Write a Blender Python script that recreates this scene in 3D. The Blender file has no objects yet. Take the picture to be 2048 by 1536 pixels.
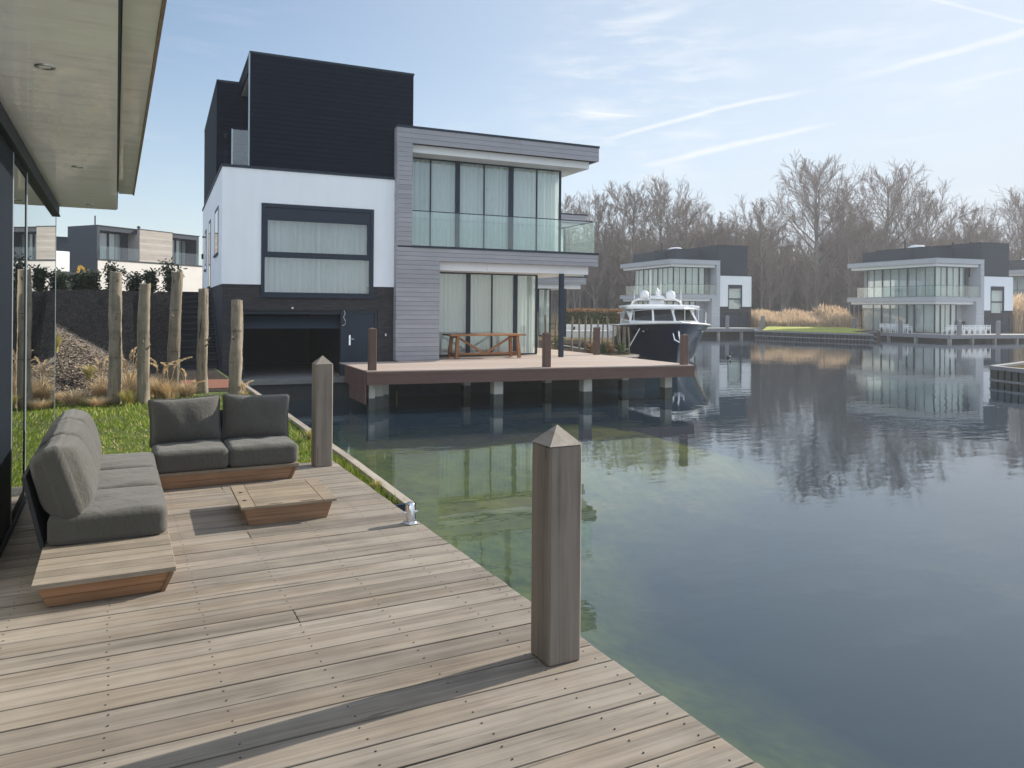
import bpy, math, random
from math import sin, cos, pi, radians as R, sqrt
from mathutils import Vector, Matrix
random.seed(7)
SC = bpy.context.scene
COL = SC.collection

# ------------------------------------------------------------------ camera
cam_d = bpy.data.cameras.new('camera'); cam = bpy.data.objects.new('camera', cam_d); COL.objects.link(cam)
yaw, roll = R(27.3), R(0.45)
Fw = Vector((sin(yaw), cos(yaw), 0)); R0 = Vector((cos(yaw), -sin(yaw), 0)); U0 = Vector((0, 0, 1))
Rt = R0*cos(roll) + U0*sin(roll); Up = U0*cos(roll) - R0*sin(roll)
m = Matrix.Identity(4)
for i in range(3):
    m[i][0] = Rt[i]; m[i][1] = Up[i]; m[i][2] = -Fw[i]
m[0][3], m[1][3], m[2][3] = 0, 0, 1.6
cam.matrix_world = m
cam_d.sensor_width = 36; cam_d.lens = 1535/2048*36; cam_d.shift_y = -150/2048
cam_d.clip_start = 0.05; cam_d.clip_end = 3000
SC.camera = cam

# ------------------------------------------------------------------ light
EL, AZ = R(26.6), math.atan2(1, .083)
sd = bpy.data.lights.new('sun', 'SUN'); sd.energy = 4.4; sd.angle = R(.5); sd.color = (1, .93, .82)
sun = bpy.data.objects.new('sun', sd); COL.objects.link(sun)
sdir = Vector((sin(AZ)*cos(EL), cos(AZ)*cos(EL), sin(EL)))
sun.rotation_euler = sdir.to_track_quat('Z', 'Y').to_euler()
SC.view_settings.view_transform = 'Standard'; SC.view_settings.look = 'None'
SC.view_settings.exposure = 0.72; SC.view_settings.gamma = 1

W = bpy.data.worlds.new('World'); SC.world = W; W.use_nodes = True
wt = W.node_tree; wn = wt.nodes; wl = wt.links; wn.clear()
def wnode(t, **k):
    n = wn.new(t)
    for a, b in k.items(): setattr(n, a, b)
    return n
def wmath(op, a, b=None, c=None, clamp=False):
    n = wnode('ShaderNodeMath', operation=op, use_clamp=clamp)
    for i, v in enumerate((a, b, c)):
        if v is None: continue
        if isinstance(v, (int, float)): n.inputs[i].default_value = v
        else: wl.new(v, n.inputs[i])
    return n.outputs[0]
sky = wnode('ShaderNodeTexSky', sky_type='NISHITA'); sky.sun_disc = False
sky.sun_elevation = EL; sky.sun_rotation = AZ
sky.air_density = 1.0; sky.dust_density = 0.35; sky.ozone_density = 1.2
tc = wnode('ShaderNodeTexCoord'); D = tc.outputs['Generated']
def wdot(v):
    n = wnode('ShaderNodeVectorMath', operation='DOT_PRODUCT'); wl.new(D, n.inputs[0]); n.inputs[1].default_value = v
    return n.outputs['Value']
def wnoise(scale, vec, detail=5, rough=.6):
    mp = wnode('ShaderNodeMapping'); wl.new(D, mp.inputs[0]); mp.inputs['Scale'].default_value = vec[0]; mp.inputs['Rotation'].default_value = vec[1]
    n = wnode('ShaderNodeTexNoise'); n.inputs['Scale'].default_value = scale; n.inputs['Detail'].default_value = detail
    n.inputs['Roughness'].default_value = rough; wl.new(mp.outputs[0], n.inputs['Vector'])
    return n.outputs['Fac']
def smooth(x, a, b):
    n = wnode('ShaderNodeMapRange', interpolation_type='SMOOTHSTEP'); wl.new(x, n.inputs[0])
    n.inputs[1].default_value = a; n.inputs[2].default_value = b
    return n.outputs[0]
fine = wnoise(22, ((1, 1, 2.5), (0, 0, 0)), 4)
wob = wnoise(9, ((1, 1, 1), (0, 0, 0)), 2)
mask = None
def add(a, b): return b if a is None else wmath('ADD', a, b)
def contrail(p, q, w, k, f0=.1, f1=.1):
    p, q = Vector(p), Vector(q); n = p.cross(q).normalized(); t = (q-p).normalized()
    a, b = p.dot(t), q.dot(t); L = b-a
    off = wmath('MULTIPLY_ADD', wmath('SUBTRACT', wob, .5), w*2.2, wdot(n))
    core = smooth(wmath('ABSOLUTE', off), w, w*.1)
    along = wdot(t)
    rng = wmath('MULTIPLY', smooth(along, a-.001, a+L*f0), smooth(along, b+.001, b-L*f1))
    var = wmath('MULTIPLY_ADD', fine, .9, .35)
    return wmath('MULTIPLY', wmath('MULTIPLY', core, rng), wmath('MULTIPLY', var, k))
for c in [((.5401, .8142, .2128), (.6528, .7161, .247), .0042, .55, .3, .02), ((.652, .717, .2468), (.7294, .6328, .2599), .004, .55, .02, .5),
          ((.7294, .6328, .2599), (.8655, .4151, .3027), .006, .5, .4, .02), ((.5728, .8002, .1775), (.685, .6986, .2069), .0055, .6, .5, .02),
          ((.684, .6995, .2067), (.7573, .6138, .2229), .0045, .55, .02, .6), ((.7001, .6028, .3815), (.8546, .4347, .284), .0028, .4, .1, .1),
          ((.5005, .8286, .2509), (.6091, .7568, .2372), .002, .25, .3, .5), ((.7984, .549, .2473), (.8744, .4198, .264), .004, .2, .4, .1),
          ((.5273, .7751, .3483), (.6108, .7053, .3598), .011, .25, .4, .4)]:
    mask = add(mask, wmath('MULTIPLY', contrail(*c), 1.5))
streak = wnoise(7, ((1, 1.2, 7), (R(6), R(4), R(25))), 6, .62)
big = wnoise(2.3, ((1, 1, 2.5), (0, 0, R(40))), 3)
cir = wmath('MULTIPLY', smooth(streak, .47, .75), smooth(big, .42, .68))
mask = add(mask, wmath('MULTIPLY', cir, .42))
patch = smooth(wdot(Vector((.575, .775, .262)).normalized()), .985, .9995)
feather = smooth(wnoise(11, ((1, 1, 5), (R(10), 0, R(30))), 6, .65), .42, .72)
mask = add(mask, wmath('MULTIPLY', wmath('MULTIPLY', patch, feather), .5))
# thin bright veil that thickens towards the sun and the horizon
sep = wnode('ShaderNodeSeparateXYZ'); wl.new(D, sep.inputs[0])
cloud = mask
veil = wmath('MULTIPLY', smooth(wdot(sdir), .2, 1.0), .72)
low = wmath('MULTIPLY', smooth(sep.outputs['Z'], .34, .02), .34)
mask = wmath('ADD', wmath('ADD', veil, low), .08, clamp=True)
mixc = wnode('ShaderNodeMix', data_type='RGBA'); wl.new(mask, mixc.inputs['Factor'])
wl.new(sky.outputs[0], mixc.inputs[6]); mixc.inputs[7].default_value = (4.35, 4.85, 5.4, 1)
mixd = wnode('ShaderNodeMix', data_type='RGBA', clamp_factor=True); wl.new(cloud, mixd.inputs['Factor']); wl.new(mixc.outputs[2], mixd.inputs[6]); mixd.inputs[7].default_value = (5.8, 6.0, 6.25, 1)
bg = wnode('ShaderNodeBackground'); bg.inputs[1].default_value = 0.10
# unseen bright cloud bank added behind the viewer to fill the shaded facades
bank = wmath('MULTIPLY', smooth(wdot(Vector((-.78, -.6, .22)).normalized()), .2, .75), smooth(wnoise(3.2, ((1, 1, 3), (0, 0, R(15))), 5, .6), .3, .55))
mixb = wnode('ShaderNodeMix', data_type='RGBA'); wl.new(bank, mixb.inputs['Factor']); wl.new(mixd.outputs[2], mixb.inputs[6]); mixb.inputs[7].default_value = (7.6, 8.6, 10.2, 1)
wl.new(mixb.outputs[2], bg.inputs[0])
wo = wnode('ShaderNodeOutputWorld'); wl.new(bg.outputs[0], wo.inputs[0])

SC.cycles.max_bounces = 10; SC.cycles.transparent_max_bounces = 24
SC.cycles.caustics_reflective = True; SC.cycles.blur_glossy = 1.0; SC.cycles.caustics_refractive = False

# ------------------------------------------------------------------ node helper for materials
class NT:
    def __init__(s, name):
        s.m = bpy.data.materials.new(name); s.m.use_nodes = True; s.t = s.m.node_tree; s.t.nodes.clear()
        s.out = s.n('ShaderNodeOutputMaterial')
    def n(s, t, **k):
        x = s.t.nodes.new(t)
        for a, b in k.items(): setattr(x, a, b)
        return x
    def put(s, sock, v):
        if v is None: return
        if hasattr(v, 'is_output') or isinstance(v, bpy.types.NodeSocket): s.t.links.new(v, sock)
        elif isinstance(v, (tuple, list)) and len(v) == 3 and sock.type == 'RGBA': sock.default_value = (*v, 1)
        else: sock.default_value = v
    def math(s, op, a, b=None, c=None, clamp=False):
        x = s.n('ShaderNodeMath', operation=op, use_clamp=clamp)
        for i, v in enumerate((a, b, c)): s.put(x.inputs[i], v)
        return x.outputs[0]
    def coord(s, scale=(1, 1, 1), kind='Object', rot=(0, 0, 0), loc=None):
        tc = s.n('ShaderNodeTexCoord'); mp = s.n('ShaderNodeMapping'); s.t.links.new(tc.outputs[kind], mp.inputs[0])
        mp.inputs['Scale'].default_value = scale; mp.inputs['Rotation'].default_value = rot
        if loc is not None: s.put(mp.inputs['Location'], loc)
        return mp.outputs[0]
    def noise(s, vec, scale, detail=4, rough=.55, w=None, dist=0):
        x = s.n('ShaderNodeTexNoise'); s.put(x.inputs['Vector'], vec); x.inputs['Scale'].default_value = scale
        x.inputs['Detail'].default_value = detail; x.inputs['Roughness'].default_value = rough; x.inputs['Distortion'].default_value = dist
        if w is not None:
            x.noise_dimensions = '4D'; s.put(x.inputs['W'], w)
        return x.outputs['Fac']
    def vor(s, vec, scale, feature='F1', out='Distance'):
        x = s.n('ShaderNodeTexVoronoi', feature=feature); s.put(x.inputs['Vector'], vec); x.inputs['Scale'].default_value = scale
        return x.outputs[out]
    def ramp(s, f, stops):
        x = s.n('ShaderNodeValToRGB'); s.put(x.inputs[0], f); e = x.color_ramp.elements
        while len(e) < len(stops): e.new(.5)
        for i, (p, c) in enumerate(stops): e[i].position = p; e[i].color = (*c, 1)
        return x.outputs[0]
    def mix(s, f, a, b, blend='MIX'):
        x = s.n('ShaderNodeMix', data_type='RGBA', blend_type=blend); s.put(x.inputs['Factor'], f); s.put(x.inputs[6], a); s.put(x.inputs[7], b)
        return x.outputs[2]
    def rangef(s, f, a, b, c=0., d=1.):
        x = s.n('ShaderNodeMapRange'); s.put(x.inputs[0], f)
        for i, v in enumerate((a, b, c, d)): x.inputs[i+1].default_value = v
        return x.outputs[0]
    def tint(s):
        return s.n('ShaderNodeAttribute', attribute_name='tint').outputs['Fac']
    def bump(s, h, strength=.3, dist=.01):
        x = s.n('ShaderNodeBump'); x.inputs['Strength'].default_value = strength; x.inputs['Distance'].default_value = dist; s.put(x.inputs['Height'], h)
        return x.outputs[0]
    def bsdf(s, col, rough=.6, normal=None, metal=0., spec=.5, coat=0., **k):
        x = s.n('ShaderNodeBsdfPrincipled'); s.put(x.inputs['Base Color'], col); s.put(x.inputs['Roughness'], rough)
        x.inputs['Metallic'].default_value = metal; x.inputs['Specular IOR Level'].default_value = spec; x.inputs['Coat Weight'].default_value = coat
        if normal is not None: s.put(x.inputs['Normal'], normal)
        for a, b in k.items(): s.put(x.inputs[a.replace('_', ' ')], b)
        return x.outputs[0]
    def done(s, sh):
        s.t.links.new(sh, s.out.inputs[0]); return s.m

def plain(name, col, rough=.6, var=.12, scale=6., bump=.0, metal=0., spec=.5, coat=0., detail=5):
    t = NT(name); v = t.coord(); nz = t.noise(v, scale, detail, .6)
    c = t.mix(nz, tuple(x*(1-var) for x in col), tuple(min(1, x*(1+var)) for x in col))
    nm = t.bump(t.noise(v, scale*12, 3), bump, .004) if bump else None
    return t.done(t.bsdf(c, rough, nm, metal, spec, coat))

def wood(name, dark, light, axis=0, scale=1., rough=.75, ring=.5, tintv=.35, bump=.35, spec=.35, gloss=None, stain=None, warm=None, crack=0.):
    t = NT(name); tn = t.tint()
    sc = [14., 14., 14.]; sc[axis] = .55
    off = t.n('ShaderNodeCombineXYZ'); o = t.math('MULTIPLY', tn, 37.)
    for i in range(3): t.put(off.inputs[i], o)
    v = t.coord(tuple(x*scale for x in sc), loc=off.outputs[0])
    g1 = t.noise(v, 1.1, 6, .62, dist=.6)
    sc2 = [90., 90., 90.]; sc2[axis] = 2.2
    g2 = t.noise(t.coord(tuple(x*scale for x in sc2), loc=off.outputs[0]), 1., 4, .6)
    cl = t.noise(t.coord(loc=off.outputs[0]), 2.4*scale, 3, .6)
    f = t.math('ADD', t.math('MULTIPLY', g1, ring), t.math('MULTIPLY', g2, .45))
    f = t.math('ADD', f, t.math('MULTIPLY', t.math('SUBTRACT', cl, .5), .5))
    f = t.rangef(f, .22, .78)
    c = t.mix(f, dark, light)
    k = t.rangef(tn, 0, 1, 1-tintv, 1+tintv*.7)
    kk = t.n('ShaderNodeCombineColor'); [t.put(kk.inputs[i], k) for i in range(3)]
    c = t.mix(1., c, kk.outputs[0], 'MULTIPLY')
    if warm:
        wv = t.noise(t.coord((.6, 2.2, 1.), loc=off.outputs[0]), .9, 2)
        c = t.mix(t.rangef(wv, .5, .72, 0, warm[1]), c, warm[0], 'MULTIPLY')
    if stain:
        sv = t.noise(t.coord((.8, .8, .8)), stain[1], 4, .65)
        c = t.mix(t.rangef(sv, .52, .72, 0, stain[2]), c, stain[0])
    if crack:
        s3 = [60., 60., 60.]; s3[axis] = 3.2
        cr = t.rangef(t.noise(t.coord(tuple(x*scale for x in s3), loc=off.outputs[0]), .55, 2, .4), .68, .72)
        f = t.math('SUBTRACT', f, t.math('MULTIPLY', cr, crack*2)); c = t.mix(t.math('MULTIPLY', cr, crack), c, tuple(x*.25 for x in dark))
    nm = t.bump(f, bump, .003)
    return t.done(t.bsdf(c, rough, nm, spec=spec))

def fabric(name, col):
    t = NT(name); v = t.coord()
    w = t.n('ShaderNodeTexWave', wave_type='BANDS', bands_direction='Z'); t.put(w.inputs['Vector'], t.coord((1, 1, 1), rot=(.5, .4, 0))); w.inputs['Scale'].default_value = 160.
    a = t.noise(v, 420, 2); b = t.noise(v, 7, 4, .6); cdn = t.noise(t.coord((1, 1, 1)), 60, 3)
    c = t.mix(t.math('ADD', t.math('MULTIPLY', a, .7), t.math('MULTIPLY', b, .3)), tuple(x*.55 for x in col), tuple(x*1.4 for x in col))
    h = t.math('ADD', t.math('MULTIPLY', a, .35), t.math('ADD', t.math('MULTIPLY', b, 2.2), t.math('MULTIPLY', t.noise(t.coord((1, 1, .5)), 16, 4, .6, dist=1.2), 1.3)))
    nm = t.bump(h, .65, .012)
    return t.done(t.bsdf(c, .95, nm, spec=.15, Sheen_Weight=.25))

def glass(name, tint=(.86, .93, .91), ior=1.5, boost=0., rough=0.0, wav=0.):
    t = NT(name); tr = t.n('ShaderNodeBsdfTransparent'); t.put(tr.inputs[0], tint)
    gl = t.n('ShaderNodeBsdfGlossy'); gl.inputs['Roughness'].default_value = rough; t.put(gl.inputs[0], (.95, .97, .97))
    fr = t.n('ShaderNodeFresnel'); bf = t.n('ShaderNodeNewGeometry').outputs['Backfacing']; t.put(fr.inputs[0], t.rangef(bf, 0, 1, ior, 1/ior))
    if wav:
        nm = t.bump(t.noise(t.coord(), .9, 2), wav, .05); t.put(gl.inputs['Normal'], nm)
    f = t.math('ADD', fr.outputs[0], boost, clamp=True)
    mx = t.n('ShaderNodeMixShader'); t.put(mx.inputs[0], f); t.put(mx.inputs[1], tr.outputs[0]); t.put(mx.inputs[2], gl.outputs[0])
    return t.done(mx.outputs[0])

def cloth(name, col):
    t = NT(name); d = t.n('ShaderNodeBsdfDiffuse'); t.put(d.inputs[0], col); tl = t.n('ShaderNodeBsdfTranslucent'); t.put(tl.inputs[0], col)
    mx = t.n('ShaderNodeMixShader'); mx.inputs[0].default_value = .3; t.put(mx.inputs[1], d.outputs[0]); t.put(mx.inputs[2], tl.outputs[0])
    return t.done(mx.outputs[0])

def leafy(name, a, b, scale=3., transl=.25):
    t = NT(name); tn = t.tint(); c = t.mix(t.math('ADD', t.math('MULTIPLY', tn, .7), t.math('MULTIPLY', t.noise(t.coord(), scale, 3), .3)), a, b)
    d = t.bsdf(c, .6, spec=.3); tl = t.n('ShaderNodeBsdfTranslucent'); t.put(tl.inputs[0], c)
    mx = t.n('ShaderNodeMixShader'); mx.inputs[0].default_value = transl; t.put(mx.inputs[1], d); t.put(mx.inputs[2], tl.outputs[0])
    return t.done(mx.outputs[0])

M = {}
M['deck'] = wood('weathered_deck_wood', (.075, .061, .049), (.315, .276, .231), 0, 1., .7, .85, .17, .5, warm=((1.0, .86, .66), .4), crack=.5)
M['deck_side'] = wood('deck_edge_wood', (.10, .08, .065), (.26, .22, .18), 1)
M['post'] = wood('grey_post_wood', (.045, .036, .029), (.215, .183, .152), 2, .8, .75, .95, .2, .6, crack=.8)
M['pole'] = wood('raw_pole_wood', (.035, .026, .018), (.255, .215, .16), 2, 1.1, .9, .95, .25, 1.0, stain=((.06, .045, .03), 3.5, .75), crack=.9)
M['teak_grey'] = wood('weathered_teak', (.15, .115, .08), (.36, .29, .21), 0, 1.4, .75, .6, .2, .3)
M['teak_grey_cross'] = wood('weathered_teak_crosswise', (.15, .12, .09), (.37, .315, .25), 1, 1.4, .75, .6, .2, .3)
M['teak'] = wood('warm_teak', (.11, .058, .030), (.33, .205, .125), 0, 1.2, .6, .9, .3, .25)
M['teak_cross'] = wood('warm_teak_crosswise', (.10, .045, .020), (.34, .19, .105), 1, 1.2, .6, .95, .35, .25)
M['teak_table'] = wood('oiled_table_teak', (.17, .07, .025), (.40, .19, .08), 0, 1.3, .5, .7, .2, .2)
M['kerb'] = wood('grey_edging_wood', (.20, .17, .14), (.44, .39, .33), 1)
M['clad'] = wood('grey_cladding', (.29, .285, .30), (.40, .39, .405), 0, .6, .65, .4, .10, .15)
M['clad_far'] = wood('haze_lightened_cladding', (.42, .43, .45), (.54, .55, .57), 0, .4, .65, .4, .06, .1)  # grey cladding with distance haze and sky light lightened into its colour
M['clad_lit'] = wood('pale_timber_cladding', (.32, .29, .26), (.50, .46, .42), 0, .5, .7, .5, .16, .15)
M['black_clad'] = wood('black_cladding', (.003, .0065, .014), (.007, .013, .027), 0, .6, .7, .4, .12, .12, .08)
M['dark_paint'] = plain('dark_blue_grey_paint', (.020, .030, .046), .55, .06, 3, spec=.3)
M['dark_metal'] = plain('anthracite_metal', (.018, .024, .032), .6, .06, 3, spec=.25)
M['stile'] = plain('navy_door_stile', (.007, .011, .017), .6, .06, 3, spec=.1)
M['mid_metal'] = plain('grey_metal_trim', (.32, .36, .38), .35, .06, 3, metal=.5)
M['white'] = plain('white_render', (.84, .86, .88), .85, .03, 2., .25)
def render_mat():
    t = NT('white_render_weathered'); s1 = t.noise(t.coord((1.6, 1.6, .22)), 2.2, 5, .65); s2 = t.noise(t.coord(), .5, 3)
    c = t.mix(t.rangef(t.math('ADD', t.math('MULTIPLY', s1, .6), t.math('MULTIPLY', s2, .4)), .35, .7), (.80, .815, .83), (.87, .885, .90))
    return t.done(t.bsdf(c, .9, t.bump(t.noise(t.coord(), 90, 3), .25, .004), spec=.2))
M['white'] = render_mat()
M['white_panel'] = plain('white_panel', (.80, .80, .79), .5, .02, 2.)
M['cream'] = plain('pale_plaster', (.62, .60, .57), .85, .12, 1.2, .2)
M['concrete'] = plain('pale_concrete', (.42, .41, .38), .85, .25, 5, .3)
M['quay_floor'] = plain('worn_quay_floor', (.17, .17, .165), .85, .35, 3, .3)
M['wet_concrete'] = plain('dark_wet_concrete', (.055, .058, .052), .5, .6, 9, .3)
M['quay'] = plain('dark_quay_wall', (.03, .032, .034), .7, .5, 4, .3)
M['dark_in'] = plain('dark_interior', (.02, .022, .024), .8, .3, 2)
M['room'] = plain('room_wall', (.30, .31, .31), .8, .1, 2)
M['steel'] = plain('polished_steel', (.75, .76, .78), .12, .05, 8, metal=1.)
M['screw'] = plain('dark_screw', (.02, .018, .016), .5, .1, 20)
M['curtain'] = cloth('white_curtain', (.80, .83, .80))
M['curtain_grey'] = cloth('grey_net_curtain', (.58, .60, .58))
M['glass'] = glass('window_glass', (.95, .975, .97), 1.5, .05)
M['near_glass'] = glass('door_glass', (.55, .60, .60), 1.55, .22)
M['rail_glass'] = glass('railing_glass', (.93, .965, .955), 1.5, .03)
M['smoke_glass'] = glass('smoked_glass', (.12, .16, .20), 1.5, .06)
M['tinted_glass'] = glass('tinted_glass', (.05, .07, .09), 1.5, .04)
M['fabric'] = fabric('grey_outdoor_fabric', (.088, .085, .075))
M['black_fabric'] = plain('black_mesh', (.02, .022, .025), .7, .1, 9)
M['composite'] = wood('composite_deck', (.40, .32, .27), (.52, .43, .365), 0, .5, .7, .3, .10, .1)
M['composite_dark'] = wood('brown_composite', (.105, .058, .047), (.17, .10, .082), 0, .5, .6, .3, .12, .1)
M['brown_post'] = wood('brown_post_wood', (.085, .05, .038), (.17, .105, .08), 2, .6, .7)
M['grey_post'] = plain('far_grey_post', (.20, .20, .21), .7, .2, 4)
M['leaf'] = leafy('dark_evergreen_leaf', (.010, .020, .008), (.05, .075, .025))
M['straw'] = leafy('dry_straw', (.42, .29, .14), (.86, .69, .45), 3., .35)
M['reed'] = leafy('dry_reed', (.33, .23, .14), (.80, .62, .42), 1., .3)
M['green_straw'] = leafy('yellow_green_grass', (.22, .21, .05), (.62, .53, .20), 3., .3)
M['grass'] = leafy('lawn_blade', (.085, .145, .012), (.33, .40, .05), 1.2, .35)
M['beech'] = leafy('brown_beech_leaf', (.16, .075, .03), (.50, .30, .14), 2., .3)
M['green_leaf'] = leafy('green_leaf', (.03, .06, .012), (.14, .18, .04), 2.)
M['yellow'] = plain('yellow_machine_paint', (.62, .36, .03), .45, .1, 4)
M['navy'] = plain('navy_hull_paint', (.007, .014, .042), .08, .1, 2, spec=.6, coat=.6)
M['gelcoat'] = plain('white_gelcoat', (.78, .78, .77), .22, .03, 3, coat=.3)
M['rope'] = plain('white_rope', (.7, .68, .62), .9, .1, 30)
M['bark'] = plain('tree_bark', (.24, .215, .19), .9, .25, 1.5)
M['twig'] = plain('tree_twig', (.25, .19, .155), .9, .2, .6)
M['bark_pale'] = plain('pale_tree_bark', (.26, .24, .22), .9, .25, 1.5)
M['red_soil'] = plain('red_brick_dust', (.22, .085, .045), .95, .35, 14, .5)
M['far_lawn'] = plain('far_lawn', (.34, .36, .05), .9, .25, .6)
M['plant_brown'] = M['beech']

def brick_mat():
    t = NT('dark_brick'); tc = t.n('ShaderNodeTexCoord'); sp = t.n('ShaderNodeSeparateXYZ'); t.t.links.new(tc.outputs['Object'], sp.inputs[0])
    cb = t.n('ShaderNodeCombineXYZ'); t.put(cb.inputs[0], t.math('ADD', sp.outputs[0], sp.outputs[1])); t.put(cb.inputs[1], sp.outputs[2])
    b = t.n('ShaderNodeTexBrick'); t.put(b.inputs['Vector'], cb.outputs[0]); b.inputs['Scale'].default_value = 1.
    b.inputs['Brick Width'].default_value = .22; b.inputs['Row Height'].default_value = .065; b.inputs['Mortar Size'].default_value = .007
    t.put(b.inputs['Color1'], (.020, .019, .022)); t.put(b.inputs['Color2'], (.042, .037, .040)); t.put(b.inputs['Mortar'], (.012, .012, .014))
    nm = t.bump(t.math('SUBTRACT', 1., b.outputs['Fac']), .5, .006)
    return t.done(t.bsdf(b.outputs['Color'], .75, nm))
M['brick'] = brick_mat()

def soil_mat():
    t = NT('bank_soil_shade_dark'); v = t.coord()
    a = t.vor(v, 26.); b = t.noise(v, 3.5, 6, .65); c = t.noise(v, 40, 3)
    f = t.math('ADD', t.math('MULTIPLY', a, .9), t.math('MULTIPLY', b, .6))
    col = t.ramp(f, [(.3, (.02, .018, .017)), (.62, (.05, .044, .040)), (.95, (.10, .086, .074))])  # soil colour darkened to carry the shade of the upper bank
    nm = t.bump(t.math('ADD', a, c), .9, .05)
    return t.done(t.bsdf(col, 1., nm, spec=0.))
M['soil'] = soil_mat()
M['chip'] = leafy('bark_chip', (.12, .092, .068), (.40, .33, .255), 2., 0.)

def lawn_mat():
    t = NT('lawn_soil'); v = t.coord(); f = t.noise(v, 5, 6, .7)
    return t.done(t.bsdf(t.ramp(f, [(.3, (.04, .065, .012)), (.7, (.12, .16, .03))]), .95, t.bump(t.noise(v, 90, 3), .8, .02)))
M['lawn'] = lawn_mat()

def ground_mat():
    t = NT('rough_ground'); v = t.coord(); f = t.noise(v, .5, 8, .65)
    return t.done(t.bsdf(t.ramp(f, [(.3, (.085, .068, .045)), (.55, (.16, .125, .075)), (.75, (.13, .14, .05))]), 1., spec=0.))
M['ground'] = ground_mat()

def bed_mat():
    t = NT('lake_bed'); v = t.coord()
    a = t.noise(v, .9, 7, .68); b = t.noise(v, 4.5, 6, .7); c = t.noise(t.coord((1, 1, 1)), .16, 2)
    f = t.math('ADD', t.math('MULTIPLY', a, .5), t.math('MULTIPLY', b, .5))
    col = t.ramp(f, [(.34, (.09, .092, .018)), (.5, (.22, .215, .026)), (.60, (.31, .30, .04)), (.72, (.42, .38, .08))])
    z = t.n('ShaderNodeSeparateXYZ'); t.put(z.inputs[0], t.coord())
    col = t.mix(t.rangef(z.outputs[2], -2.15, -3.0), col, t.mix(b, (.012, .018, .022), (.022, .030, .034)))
    return t.done(t.bsdf(col, 1., spec=0.))
M['bed'] = bed_mat()

def water_mat():
    t = NT('lake_water'); v = t.coord((1, 1.6, 1), rot=(0, 0, R(-30)))
    n1 = t.noise(v, 2.6, 3, .55); n2 = t.noise(t.coord((1, 2.2, 1), rot=(0, 0, R(-27))), .55, 3, .5)
    calm = t.rangef(t.noise(t.coord((1, 1.8, 1), rot=(0, 0, R(-20))), .10, 3, .5), .35, .68, .10, 1.)
    h = t.math('ADD', t.math('MULTIPLY', t.math('MULTIPLY', n1, calm), .014), t.math('MULTIPLY', n2, .022))
    nm = t.bump(h, .27, 1.)
    gl = t.n('ShaderNodeBsdfGlossy'); gl.inputs['Roughness'].default_value = .015; t.put(gl.inputs[0], (1, 1, 1)); t.put(gl.inputs['Normal'], nm)
    fr = t.n('ShaderNodeFresnel'); bf = t.n('ShaderNodeNewGeometry').outputs['Backfacing']; t.put(fr.inputs[0], t.rangef(bf, 0, 1, 1.55, 1/1.55)); t.put(fr.inputs['Normal'], nm)
    tr = t.n('ShaderNodeBsdfTransparent'); t.put(tr.inputs[0], (.72, .80, .70))
    df = t.n('ShaderNodeBsdfDiffuse'); t.put(df.inputs[0], (.05, .11, .18))
    m1 = t.n('ShaderNodeMixShader'); m1.inputs[0].default_value = .22; t.put(m1.inputs[1], tr.outputs[0]); t.put(m1.inputs[2], df.outputs[0])
    m2 = t.n('ShaderNodeMixShader'); t.put(m2.inputs[0], fr.outputs[0]); t.put(m2.inputs[1], m1.outputs[0]); t.put(m2.inputs[2], gl.outputs[0])
    return t.done(m2.outputs[0])
M['water'] = water_mat()

def soffit_mat():
    t = NT('satin_soffit_panel'); v = t.coord((1.2, 6., 1))
    h = t.noise(v, .8, 3, .5)
    return t.done(t.bsdf((.95, .95, .93), .32, t.bump(h, .5, .06), metal=.1, spec=.8, coat=.6))
M['soffit'] = soffit_mat()

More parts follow.
